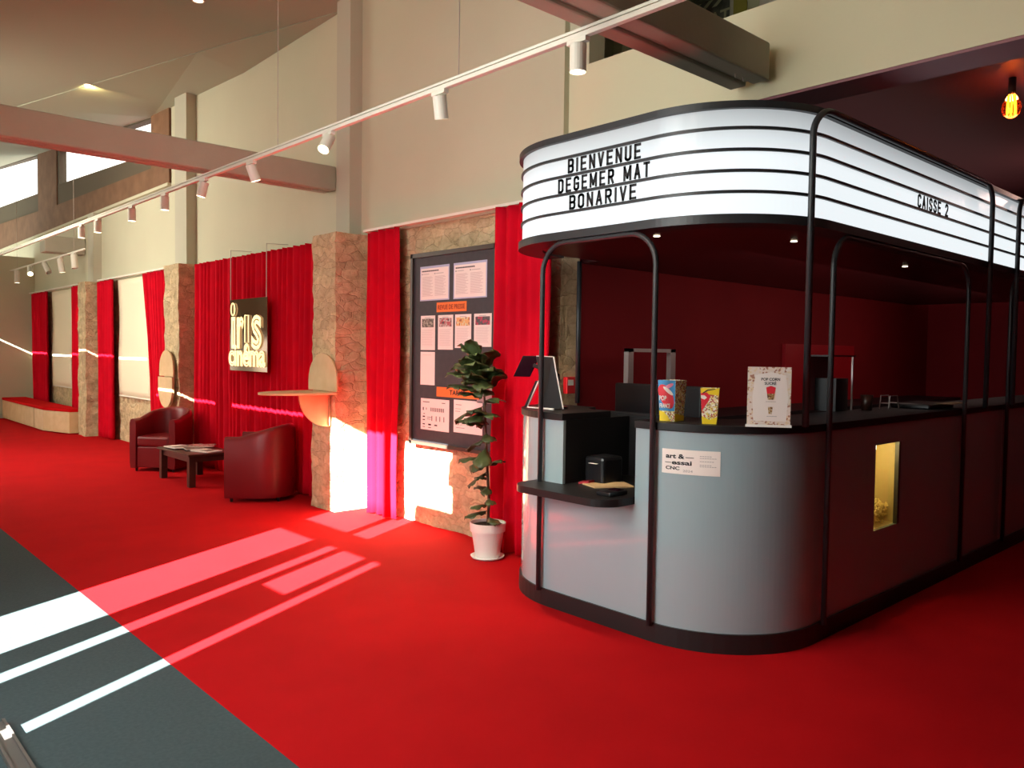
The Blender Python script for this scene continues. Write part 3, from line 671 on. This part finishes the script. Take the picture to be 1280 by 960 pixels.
for (x, m_) in ((4.87, 'red_panel'), (5.19, 'silver')):  # bright strips painted in as glints along the glass edges
    obj('corner_glint', BX(x, x+0.009, 2.34, 2.35, 1.15, 1.50), m_, gp)
obj('back_glass', BX(4.87, 5.20, 2.50, 2.508, 1.15, 1.50), 'maroon_ceiling', gp)
obj('lid', BX(4.86, 5.21, 2.33, 2.51, 1.50, 1.51), 'black_plastic', gp)
cu = MB().lathe([(0, 1.15), (.032, 1.15), (.04, 1.25), (.036, 1.25), (.03, 1.16), (0, 1.16)], (5.32, 2.3), 16)
obj('paper_cup', cu, 'dark_wood', label='small brown cup on the countertop right of the popcorn warmer', cat='cup', smooth=True)
nh = MB()
for yy in (2.24, 2.30):
    nh.tube([(5.52, yy, 1.15), (5.54, yy, 1.24), (5.66, yy, 1.24), (5.69, yy, 1.15)], .004, 6)
nh.tube([(5.54, 2.24, 1.19), (5.54, 2.30, 1.19)], .004, 6).tube([(5.66, 2.24, 1.19), (5.66, 2.30, 1.19)], .004, 6)
obj('wire_holder', nh, 'silver', label='small chrome wire holder on the long countertop', cat='holder')
obj('black_tray', BX(5.75, 6.2, 2.06, 2.32, 1.15, 1.185), 'black_plastic', label='flat black tray on the countertop beside the wire holder', cat='tray', bevel=.01)
obj('menu_sheet', MB().prism([(5.86, 1.96, 1.187), (6.20, 1.97, 1.187), (6.24, 2.06, 1.187), (5.9, 2.08, 1.187)], (0, 0, 1), .002), 'plywood', label='pale menu sheet lying near the far end of the countertop', cat='menu')
obj('red_door_panel', BX(7.3, 8.8, 3.96, 3.998, 0, 1.62), 'red_panel', label='brighter red panel against the dark red wall behind the sign card', cat='panel')
al = thing('fire_alarm', 'small red fire alarm box on the stone jamb beside the kiosk', 'fire alarm', (4.23, 3.965, 1.22))
obj('box', BX(4.17, 4.28, 3.93, 3.972, 1.21, 1.33), 'alarm_red', al, bevel=.006)
obj('label', BX(4.18, 4.235, 3.928, 3.931, 1.27, 1.31), 'box_white', al)
# filament bulb
fbp = thing('pendant_bulb', 'glowing amber filament bulb hanging under the maroon ceiling', 'lamp', (5.72, 1.63, 3.05))
obj('socket', MB().tube([(5.72, 1.63, 3.15), (5.72, 1.63, 3.25)], .022, 12), 'black_metal', fbp, smooth=True)
obj('globe', MB().lathe([(.018, 3.15), (.03, 3.13), (.052, 3.09), (.055, 3.06), (.045, 3.025), (.02, 3.005), (0, 3.0)], (5.72, 1.63), 20), 'amber_glass', fbp, smooth=True)
fm = MB()
for k in range(8):
    a = k*2*PI/8; fm.tube([(5.72+.012*math.cos(a), 1.63+.012*math.sin(a), 3.14), (5.72+.018*math.cos(a+.4), 1.63+.018*math.sin(a+.4), 3.035)], .0035, 5)
obj('filament', fm, 'filament', fbp)
light('bulb_light', 'POINT', (5.72, 1.63, 3.12), (0, 0, -1), 5, (1.0, 0.32, 0.10), shadow_soft_size=0.03)

# ------------------------------------------------------------------ curtains
def curtain(y0, y1, label, z0=0.015, z1=2.575, x=4.055, amp=0.044, per=0.13, y0b=None, y1b=None, seed=0, pinch=None, group='red velvet curtains on the stone wall'):
    n = max(12, int((y1-y0)/per*10)); rows = 22; P = []
    y0b = y0 if y0b is None else y0b; y1b = y1 if y1b is None else y1b
    for r in range(rows+1):
        t = r/rows; z = z1+(z0-z1)*t; row = []
        ya = y0+(y0b-y0)*t; yb = y1+(y1b-y1)*t
        if pinch: ya, yb = pinch(t, ya, yb)
        for i in range(n+1):
            s = i/n; ph = s*(y1-y0)/per*2*PI
            k = amp*(0.75+0.25*t)*(math.sin(ph+0.8*noise.noise(Vector((s*6, t*1.5, seed))))+0.25*math.sin(2.3*ph+seed))
            k += 0.02*noise.noise(Vector((s*4+seed, t*2.2, 1)))*t
            row.append((x-k, ya+(yb-ya)*s+0.012*noise.noise(Vector((s*9, t*3, seed+5))), z+0.006*math.sin(ph*0.5)))
        P.append(row)
    t = thing('curtain', label, 'curtain', (x, (y0+y1)/2, 0), 0, group)
    obj('drape', MB().grid(P), 'red_velvet', t, smooth=True, solid=0.003)
    return t
curtain(3.955, 4.56, 'red velvet curtain hanging behind the potted plant and the kiosk', seed=1, x=4.015, amp=.036)
curtain(5.84, 6.36, 'narrow red velvet curtain between stone pillar and notice board', seed=2, y1b=6.36)
curtain(6.93, 10.42, 'widest red curtain, behind the neon sign and armchairs', seed=3, per=0.125)
curtain(11.30, 12.35, 'half-open red curtain tapering downwards beside the second pillar', seed=4, y0b=11.25, y1b=11.85)
curtain(13.80, 14.58, 'full length red curtain left of the wider pale blind', seed=5)
curtain(15.12, 16.15, 'slim red curtain right of the narrow far blind', seed=6)
curtain(17.9, 19.15, 'farthest red curtain, in the room corner above the bench', seed=7, y1b=19.05, per=.16)
cr = thing('curtain_rail', 'white curtain rail on the wall above the notice board', 'curtain rail', (4.06, 5.2, 2.58))
obj('rail', BX(4.03, 4.09, 3.99, 6.40, 2.583, 2.605), 'white_metal', cr)
for (a, b, lab) in ((11.05, 14.55, 'white curtain rail above the wider pale blind'), (15.1, 19.3, 'white curtain rail above the farthest blind')):
    c2 = thing('curtain_rail', lab, 'curtain rail', (4.06, (a+b)/2, 2.58)); obj('rail', BX(4.03, 4.09, a, b, 2.585, 2.61), 'white_metal', c2)
# blinds
for (a, b, lab) in ((12.18, 13.65, 'wide pale fabric blind between two red curtains'), (16.38, 17.72, 'narrow pale fabric blind at the far end of the wall')):
    t = thing('window_blind', lab, 'blind', (4.10, (a+b)/2, 0.74))
    g = [[(4.105-0.012*math.sin(2.2*k/20*PI), a+(b-a)*i/8+(0.03*k/20 if i == 8 else 0), 0.74+(2.56-0.74)*k/20) for i in range(9)] for k in range(21)]
    obj('fabric', MB().grid(g), 'blind_fabric', t, smooth=True, solid=.004)
    obj('bottom_bar', BX(4.095, 4.115, a, b, .725, .745), 'white_metal', t)

# ------------------------------------------------------------------ notice board
nbt = thing('notice_board', 'tall black notice board with brown frame hung on the stone wall', 'notice board', (4.10, 5.25, 0.70))
obj('board', BX(4.095, 4.13, 4.62, 5.70, .72, 2.30), 'board_black', nbt)
obj('frame', BX(4.075, 4.14, 5.685, 5.715, .70, 2.33).box(4.075, 4.14, 4.58, 4.63, .70, 2.33).box(4.075, 4.14, 4.58, 5.715, 2.295, 2.33).box(4.075, 4.14, 4.58, 5.715, .70, .73), 'board_frame', nbt)
XB = 4.094
def sheet(y1, y0, z0, z1, label, kind, group=None, pic=None):
    t = thing('paper_sheet', label, 'paper', (XB, (y0+y1)/2, z0), 0, group)
    w = y1-y0; h = z1-z0
    if kind == 'charter':
        bk_ = obj('backing', quad(FX, (XB, y1, z0), w, h, .001), 'paper_blue_edge', t); obj('page', quad(FX, (XB-.0012, y1-.012, z0+.010), w-.024, h-.028, .001), 'paper', bk_)
    else: obj('page', quad(FX, (XB, y1, z0), w, h, .001), 'paper', t)
    xo = XB-.0028
    def bars(name, lst, m):
        mb = MB()
        for (x, z, bw, bh) in lst: q = quad(FX, (xo, y1-x*w, z0+z*h), bw*w, bh*h, .0005); mb.add(q.v, q.f)
        obj(name, mb, m, t)
    if kind == 'charter':
        ttl = [(0.07+i*.045, .84, .036, .035) for i in range(13)]; bars('title', ttl, 'print_black')
        bars('lines', [(x, .68-.032*i, .33+.05*math.sin(i*2.3), .012) for x in (.08, .52) for i in range(18)], 'print_faint')
        bars('subtitle', [(.06, .755, .04, .035), (.12, .765, .2, .014), (.50, .755, .04, .035), (.56, .765, .25, .014)], 'print_grey')
    elif kind == 'press':
        bars('title', [(.3, .93, .4, .015)], 'print_grey')
        obj('picture', quad(FX, (xo, y1-.09*w, z0+.66*h), w*.82, h*.25, .0006), pic, t)
        bars('lines', [(.1, .58-.035*i, .78-.1*abs(math.sin(i)), .008) for i in range(14)], 'print_faint')
    elif kind == 'blank':
        bars('lines', [(.15, .90, .6, .01)], 'print_faint')
    elif kind == 'tariff':
        L_ = [(.08, .88, .24, .022), (.75, .88, .12, .02), (.08, .62, .035, .10), (.2, .64, .02, .07)]
        L_ += [(.36+.045*i, .60, .018, .12) for i in range(11)] + [(.1, .50, .06, .02), (.08, .40, .08, .04), (.08, .30, .08, .03), (.24, .40, .15, .015), (.24, .34, .13, .015)]
        L_ += [(x, .30, .022, .16) for x in (.40, .55, .68, .82)] + [(.08, .16, .08, .035), (.28, .15, .1, .05), (.5, .15, .1, .04), (.08, .08, .08, .02), (.28, .07, .1, .02)]
        [bars('print_block', [e_], 'print_black') for e_ in L_]
    elif kind == 'tariff2':
        bars('print', [(.08, .84, .2, .025), (.06, .72, .2, .015), (.06, .64, .18, .02), (.06, .24, .5, .008), (.1, .14, .3, .02)], 'print_grey')
        obj('picture', quad(FX, (xo, y1-.60*w, z0+.50*h), w*.25, h*.14, .0006), 'alarm_red', t); obj('picture', quad(FX, (xo, y1-.60*w, z0+.34*h), w*.25, h*.15, .0006), 'box_blue', t)
    return t
sheet(5.595, 5.195, 1.925, 2.215, 'left charter sheet at the top of the notice board', 'charter')
sheet(5.14, 4.725, 1.925, 2.215, 'right charter sheet at the top of the notice board', 'charter')
sheet(5.58, 5.38, 1.51, 1.80, 'first press sheet on the left with a grey photo', 'press', pic='photo_grey')
sheet(5.34, 5.14, 1.515, 1.80, 'second press sheet with a pinkish portrait photo', 'press', pic='photo_pink')
sheet(5.115, 4.91, 1.53, 1.80, 'third press sheet with an orange landscape photo', 'press', pic='photo_orange')
sheet(4.875, 4.665, 1.54, 1.80, 'fourth press sheet with a dark photo, beside the curtain', 'press', pic='photo_dark')
sheet(5.58, 5.38, 1.215, 1.495, 'nearly blank sheet under the first press sheet', 'blank')
sheet(5.57, 5.18, .835, 1.10, 'price sheet with black tables at lower left of the board', 'tariff')
sheet(5.12, 4.76, .845, 1.11, 'price sheet partly hidden by the plant leaves', 'tariff2')
for (y1, y0, z0, z1, s, lab, tw) in ((5.36, 4.97, 1.825, 1.905, 'REVUE DE PRESSE', 'orange card reading REVUE DE PRESSE under the charter sheets', .35), (5.35, 4.80, 1.125, 1.205, 'TARIFS', 'orange card reading TARIFS above the price sheets', .20)):
    t = thing('orange_card', lab, 'card', (XB, (y0+y1)/2, z0))
    obj('card', quad(FX, (XB, y1, z0), y1-y0, z1-z0, .002), 'orange_card', t)
    tm = text_mb(s, tw, .040, FX, (XB-.0035, (y1+y0)/2+tw/2, z0+.020), .0006, offset=.018, spacing=1.05); obj('lettering', tm, 'orange_ink' if s[0] == 'R' else 'print_black', t)
obj('paper_sheet', quad(FX, (XB, 4.83, 1.10), .19, .16, .001), 'print_grey', label='small grey sheet low on the board at the curtain edge', cat='paper')

# ------------------------------------------------------------------ neon sign
ng = thing('neon_sign', 'glowing iris cinéma neon sign on a mirrored plate before the wide red curtain', 'sign', (3.87, 8.5, 1.25))
XN = 3.90
obj('plate', BX(XN, XN+.008, 8.06, 9.00, 1.253, 2.055), 'mirror', ng)
obj('cable', MB().tube([(XN, 8.98, 2.05), (XN, 8.98, 2.62), (4.15, 8.98, 2.63)], .004, 6), 'wire', ng)
obj('cable', MB().tube([(XN, 8.08, 2.05), (XN, 8.08, 2.62), (4.15, 8.08, 2.63)], .004, 6), 'wire', ng)
def neon(s, y, z, w, h, r=0.010): 
    m_ = text_mb(s, w, h, FX, (XN-.014, y, z), outline=r*0.6); obj('neon_letters', m_, 'neon', ng)
neon('ı', 8.93, 1.50, .10, .36); neon('r', 8.78, 1.50, .17, .36)
neon('s', 8.41, 1.49, .24, .38); neon('cinéma', 9.0, 1.30, .92, .25, .009)
def loop(cy, cz, a, b, rect=False):
    if rect: P = [(XN-.014, cy+sy*a, cz+sz*b) for sy, sz in ((1, 1), (-1, 1), (-1, -1), (1, -1), (1, 1))]
    else: P = [(XN-.014, cy+a*math.cos(k*2*PI/16), cz+b*math.sin(k*2*PI/16)) for k in range(17)]
    obj('neon_tube', MB().tube(P, .0075, 6), 'neon', ng, smooth=True)
loop(8.89, 1.945, .05, .07); loop(8.53, 1.72, .045, .15, True); loop(8.53, 1.49, .055, .065)

# ------------------------------------------------------------------ fold-down plywood shelves
def arch_pts(y0, y1, z0, z1, x, flip=False):
    r = (y1-y0)/2; c = (y0+y1)/2; P = []
    if not flip:
        P = [(x, y0, z0), (x, y1, z0)] + [(x, c+r*math.cos(PI*k/14), z1-r+r*math.sin(PI*k/14)) for k in range(15)]
    else:
        P = [(x, y1, z1), (x, y0, z1)] + [(x, c-r*math.cos(PI*k/14), z0+r-r*math.sin(PI*k/14)) for k in range(15)]
    return P
w1 = thing('wall_shelf', 'open plywood fold-out shelf on the nearest stone pillar', 'shelf', (3.80, 6.68, .79))
obj('back_panel', MB().prism(arch_pts(6.43, 6.95, 1.12, 1.47, 3.78), (1, 0, 0), .02), 'plywood', w1, bevel=.003)
half = [(3.78, 6.95, 1.10), (3.78, 6.41, 1.10)]+[(3.78-.50*math.sin(PI*k/16), 6.68-.27*math.cos(PI*k/16), 1.10) for k in range(1, 16)]
obj('leaf', MB().prism([(3.78-.62*math.sin(PI*k/20)**.8, 6.68-.27*math.cos(PI*k/20), 1.095) for k in range(21)], (0, 0, 1), .02), 'plywood', w1, bevel=.003)
obj('bracket', MB().prism([(3.80, 6.60, 1.09)]+[(3.80-.30*math.cos(PI/2*k/12), 6.60, 1.09-.30*math.sin(PI/2*k/12)) for k in range(13)], (0, 1, 0), .02), 'plywood', w1, bevel=.003)
obj('hinge_strip', BX(3.795, 3.805, 6.58, 6.90, .80, 1.09), 'plywood_edge', w1)
w2 = thing('wall_shelf', 'closed plywood fold-out shelf on the second stone pillar', 'shelf', (3.83, 10.73, .72))
obj('back_panel', MB().prism(arch_pts(10.50, 11.0, 1.13, 1.47, 3.80), (1, 0, 0), .02), 'plywood', w2, bevel=.003)
obj('leaf', MB().prism(arch_pts(10.50, 11.0, .72, 1.12, 3.785, True), (1, 0, 0), .03), 'plywood', w2, bevel=.003)

# ------------------------------------------------------------------ bench
bn = thing('bench', 'long plywood bench with red padded top at the far wall', 'bench', (3.8, 17.2, 0))
bp_ = lambda z, o=0: [(3.52-o, 19.25, z), (3.52-o, 15.9-o, z), (3.74, 15.12-o, z), (3.95, 15.12-o, z), (3.95, 19.25, z)]
obj('base', MB().prism(bp_(0.02), (0, 0, 1), .36), 'plywood', bn, bevel=.004)
obj('seat_cushion', MB().prism(bp_(.38, .01), (0, 0, 1), .055), 'red_cushion', bn, bevel=.015)
obj('joint', BX(3.515, 3.522, 16.55, 16.57, .02, .38), 'plywood_edge', bn)

# ------------------------------------------------------------------ tub armchairs
def tub(name, label, loc, rz):
    """faces local -Y"""
    t = thing(name, label, 'armchair', loc, rz, 'red leather tub armchairs')
    w = .33; dpt = .33
    def rim(s, off):     # s in 0..1 from left-front round the back to right-front
        L1 = .34; Lc = PI*(w-off); tot = 2*L1+Lc; d = s*tot
        r = w-off
        if d < L1: return (-r, -.33+d)
        if d > L1+Lc: return (r, -.33+(tot-d))
        a = PI-(d-L1)/Lc*PI; return (r*math.cos(a), .01+r*math.sin(a))
    n = 44; prof = [(0, .03), (0.0, .30), (-.006, .5)]
    outer = []; inner = []
    for i in range(n+1):
        s = i/n; k = math.sin(PI*s); hh = .64+.115*max(0, (k-.30)/.70)**1.1
        row = []
        bul = 0.012
        for (o, z) in ((.010, .04), (0, .10), (-.004, hh*.55), (.0, hh-.05), (.014, hh-.012), (.045, hh), (.075, hh-.012), (.088, hh-.05), (.088, hh*.6), (.085, .30), (.085, .04)):
            x, y = rim(s, o); row.append((x, y, z))
        outer.append(row)
    sh = MB().grid(outer)
    sh.add([p for p in outer[0]], [tuple(range(11))]); sh.add([p for p in outer[n]], [tuple(range(11))])
    obj('shell', sh, 'red_leather', t, local=True, smooth=True)
    pts = [(-.238, -.325)]+[(.238*math.cos(PI-PI*k/14), .02+.23*math.sin(PI-PI*k/14)) for k in range(15)]+[(.238, -.325)]
    obj('seat_cushion', MB().prism([(x, y, .30) for x, y in pts], (0, 0, 1), .13), 'red_leather', t, local=True, bevel=.03, smooth=False)
    obj('seat_base', MB().prism([(x, y*.97, .05) for x, y in pts], (0, 0, 1), .25), 'red_leather', t, local=True, bevel=.01)
    for (x, y) in ((-.27, -.27), (.27, -.27), (-.2, .22), (.2, .22)):
        obj('foot', MB().tube([(x, y, 0), (x, y, .05)], [.015, .02], 10), 'black_plastic', t, local=True)
    return t
c1 = tub('tub_armchair', 'red leather tub armchair facing the room, seen from the front', (3.61, 10.20, 0), math.radians(-52))
c1.scale = (.9, .9, 1)
c2 = dup(c1, (3.655, 7.62, 0), math.radians(-133), 'red leather tub armchair seen from behind, nearest the stone pillar')

# coffee table and magazines
tb = thing('coffee_table', 'low dark wooden coffee table between the two armchairs', 'table', (3.53, 9.08, 0))
obj('tabletop', BX(3.27, 3.79, 8.60, 9.56, .335, .36), 'dark_wood', tb, bevel=.004)
obj('apron', BX(3.31, 3.75, 8.65, 9.51, .27, .335), 'dark_wood', tb)
for (x, y) in ((3.29, 8.63), (3.70, 8.63), (3.29, 9.46), (3.70, 9.46)): obj('leg', BX(x, x+.07, y, y+.07, 0, .335), 'dark_wood', tb, bevel=.004)
labs = ['magazine with a pale cover, nearest the right armchair', 'magazine with a dark cover at the middle of the coffee table', 'magazine lying at the left end of the coffee table', 'magazine on top of the others on the coffee table', 'open magazine at the front edge of the coffee table']
for i, (x, y, a, m_) in enumerate(((3.55, 8.82, .3, 'paper'), (3.50, 9.05, -.2, 'photo_grey'), (3.52, 9.38, .5, 'photo_dark'), (3.62, 9.12, 1.0, 'photo_pink'), (3.40, 9.25, .1, 'paper'))):
    t = thing('magazine', labs[i], 'magazine', (x, y, (.36, .372, .36, .384, .372)[i]), a, 'magazines on the coffee table')
    obj('pages', BX(-.10, .10, -.14, .14, 0, .009), 'paper', t, local=True); obj('cover', BX(-.10, .10, -.14, .14, .009, .0105), m_, t, local=True)
    if m_ == 'paper': obj('picture', BX(-.07, .07, -.10, .03, .0105, .0112), 'photo_grey', t, local=True)

# ------------------------------------------------------------------ potted fig
px_, py_ = 3.83, 4.38
pt = thing('potted_plant', 'tall fiddle leaf fig in a white pot beside the kiosk', 'plant', (px_, py_, 0))
obj('saucer', MB().lathe([(0, .002), (.11, .002), (.125, .02), (.118, .02), (.105, .008), (0, .008)], (px_, py_)), 'white_plastic', pt, smooth=True)
potm = obj('pot', MB().lathe([(0, .01), (.088, .01), (.118, .20), (.127, .20), (.132, .262), (.122, .262), (.112, .2), (0, .19)], (px_, py_), 36), 'white_plastic', pt, smooth=False)
obj('soil', MB().lathe([(0, .245), (.12, .24)], (px_, py_)), 'soil', potm)
stem = [(px_, py_, .23), (px_-.01, py_-.02, .42), (px_, py_+.01, .62), (px_-.01, py_+.02, .85), (px_-.01, py_+.035, 1.05), (px_, py_+.06, 1.25), (px_-.01, py_+.08, 1.42)]
obj('stem', MB().tube(stem, [.012, .011, .010, .009, .008, .007, .005], 8), 'stem_brown', pt, smooth=True)
lf = MB(); lr = random.Random(11)
def leaf(base, az, elev, L, wd):
    if math.cos(az) > 0.35: az = math.atan2(math.sin(az), -math.cos(az))     # leaves grow away from the wall
    d = Vector((math.cos(az)*math.cos(elev), math.sin(az)*math.cos(elev), math.sin(elev))); side = Vector((-math.sin(az), math.cos(az), 0)); nrm = d.cross(side)
    ww = [0.02, .34, .50, .62, .84, 1.0, .95, .68, .12]; rows = []
    for i in range(9):
        t = i/8; c = Vector(base)+d*(L*(.10+t*.9))-Vector((0, 0, 1))*L*.22*t*t
        row = []
        for j in (-2, -1, 0, 1, 2):
            u = j/2; rip = .05*L*math.sin(t*13+j)*abs(u)
            row.append(c+side*u*ww[i]*wd*.5+nrm*(-abs(u)*wd*.16+rip))
        rows.append(row)
    lf.grid(rows); lf.tube([base, Vector(base)+d*L*.11], .003, 5)
def sp(z):
    for a, b in zip(stem, stem[1:]):
        if a[2] <= z <= b[2]:
            t = (z-a[2])/(b[2]-a[2]); return Vector(a).lerp(Vector(b), t)
    return Vector(stem[-1])
az = 2.0
for i in range(17):      # sparse smaller leaves up the stem
    z = .30+i*.047; az += 2.4; L = .12+.06*lr.random()+.05*(z > .7); leaf(sp(z), az, lr.uniform(-.5, .6), L, L*.7)
for i in range(10):
    z = 1.0+i*.035; az += 2.4; leaf(sp(z), az, lr.uniform(-.3, .5), lr.uniform(.20, .25), lr.uniform(.14, .17))
for i in range(20):      # crown of big upright leaves
    z = 1.20+i*.011; az += 2.4; leaf(sp(z), az, lr.uniform(.35, 1.25), lr.uniform(.22, .30), lr.uniform(.15, .21))
obj('foliage', lf, 'leaf_green', pt, smooth=True, solid=.0012)

# ------------------------------------------------------------------ track lights
tr = thing('track_rail', 'long white lighting track hung on wires along the hall', 'track', (2.84, 9, 2.99))
obj('rail', BX(2.824, 2.856, 0.6, 15.8, 2.985, 3.010), 'white_metal', tr, bevel=.003)
obj('rail', BX(2.832, 2.848, 0.6, 15.8, 3.018, 3.032), 'white_metal', tr)
for yy in (3.54, 5.70): obj('hanging_wire', MB().tube([(2.84, yy, 3.03), (2.84, yy, 4.8)], .0035, 6), 'wire', tr)
obj('rail', BX(3.69, 3.715, 13.0, 19.3, 3.03, 3.05), 'white_metal', tr) if 0 else None
tr2 = thing('track_rail', 'short far lighting track before the pale end wall', 'track', (3.7, 16, 3.03)); obj('rail', BX(3.69, 3.715, 14.0, 19.3, 3.03, 3.055), 'white_metal', tr2)
for yy in (14.6, 18.7): obj('hanging_wire', MB().tube([(3.70, yy, 3.05), (3.70, yy, 4.98)], .003, 6), 'wire', tr2)
def spot(x, y, ztop, aim, label, energy=0, color=(1.0, .80, .52), lit=True, h=.15, r=.036, ang=75, open_back=False):
    """cylinder head hanging under the rail; aim = direction the beam goes"""
    t = thing('track_spotlight', label, 'spotlight', (x, y, ztop), 0, 'white track spotlights')
    obj('adapter', BX(x-.016, x+.016, y-.06, y+.06, ztop-.022, ztop), 'white_metal', t)
    d = Vector(aim).normalized(); piv = Vector((x, y, ztop-.045)); 
    obj('arm', MB().tube([(x, y, ztop-.02), piv], .008, 8), 'white_metal', t)
    a = piv-d*.02; b = piv+d*(h-.02)
    q = MB().tube([a, b], r, 20, cap=False); q.tube([a, a+d*.003], r, 20); hd = obj('head', q, 'white_metal', t, smooth=False)
    if lit: obj('lens', MB().tube([b-d*.006, b-d*.001], r*.88, 16), 'lamp_glow', hd)
    if energy:
        l = light('spot_beam', 'SPOT', tuple(b+d*.01), d, energy, color, spot_size=math.radians(ang), spot_blend=.8, shadow_soft_size=.03)
    return t
S = [(2.64, (0.0, 0, -1), 'white track spotlight nearest the camera, left of the kiosk beam', 50), (3.71, (0.25, .15, -1), 'white track spotlight above the gap between board and kiosk sign', 130),
     (4.95, (-.55, -.30, -.8), 'white track spotlight tilted outward with its lit lens in view', 30), (6.15, (.35, -.05, -1), 'white track spotlight hanging in front of the tie beam', 25),
     (7.10, (-.2, .15, -1), 'white track spotlight just left of the tie beam crossing', 22), (8.05, (0, 0, -1), 'white track spotlight hanging straight before the second pilaster', 25), (9.01, (0, 0, -1), 'white track spotlight hanging straight under the window sill', 25),
     (10.21, (0, 0, -1), 'white track spotlight, first of the close far pair', 25), (10.87, (0, 0, -1), 'white track spotlight, second of the close far pair', 25)]
for (yy, aim, lab, en) in S: spot(2.84, yy, 2.985, aim, lab, en, h=.13, r=.040)
for (yy, aim, lab, lit, en) in ((18.7, (0, 0, -1), 'far track spotlight hanging straight, nearest the end wall', True, 16), (17.6, (-.2, -1.0, -.7), 'far track spotlight tilted with a bright lens', True, 0), (16.5, (.2, -.8, -.9), 'far track spotlight tilted half down', False, 0),
                       (15.45, (.15, 0, -1), 'far track spotlight lighting the pale wall below', True, 40), (14.6, (0, -.25, -1), 'far unlit track spotlight beside the third pilaster', False, 0)):
    spot(3.70, yy, 3.03, aim, lab, en, lit=lit, h=.24, r=.05)
# recessed ceiling lights
for (x, y, lab) in ((3.02, 11.19, 'small recessed ceiling light glowing on the far slope'), (3.05, 7.75, 'small recessed ceiling light at the top of the picture')):
    t = thing('ceiling_light', lab, 'ceiling light', (x, y, 4.78), 0, 'recessed ceiling lights')
    obj('ring', MB().lathe([(.045, 4.80), (.06, 4.795), (.058, 4.788), (.045, 4.79)], (x, y), 20), 'white_metal', t); obj('lens', MB().tube([(x, y, 4.792), (x, y, 4.797)], .045, 16), 'lamp_glow', t)
light('ceiling_lamp_beam', 'SPOT', (3.02, 11.19, 4.77), (.45, .9, .25), 45, (1.0, .78, .35), spot_size=math.radians(110), spot_blend=.9, shadow_soft_size=.04)

# ------------------------------------------------------------------ upper room posters
def poster(y1, y0, z0, z1, m, label, txt=None):
    t = thing('poster', label, 'poster', (6.48, (y0+y1)/2, z0)); obj('sheet', quad(FX, (6.49, y1, z0), y1-y0, z1-z0, .004), m, t)
    if txt:
        for (s, yy, z, w, h) in txt: obj('lettering', text_mb(s, w, h, FX, (6.482, yy, z), .001, offset=.02), 'poster_sage', t)
poster(4.75, 4.16, 3.80, 4.95, 'poster_dark', 'dark poster with pale scrawled lettering in the upper room', [('KSAT', 4.55, 4.55, .40, .12), ('///', 4.60, 4.72, .4, .07)])
poster(4.12, 3.98, 3.80, 4.95, 'poster_olive', 'narrow olive green poster beside the dark lettered poster')
poster(3.97, 3.86, 3.80, 4.95, 'poster_sage', 'narrow sage green poster next to the olive one')
lmp = thing('globe_lamp', 'white rounded lamp shade glimpsed above the upper parapet', 'lamp', (4.9, 2.85, 3.9)) if 0 else None
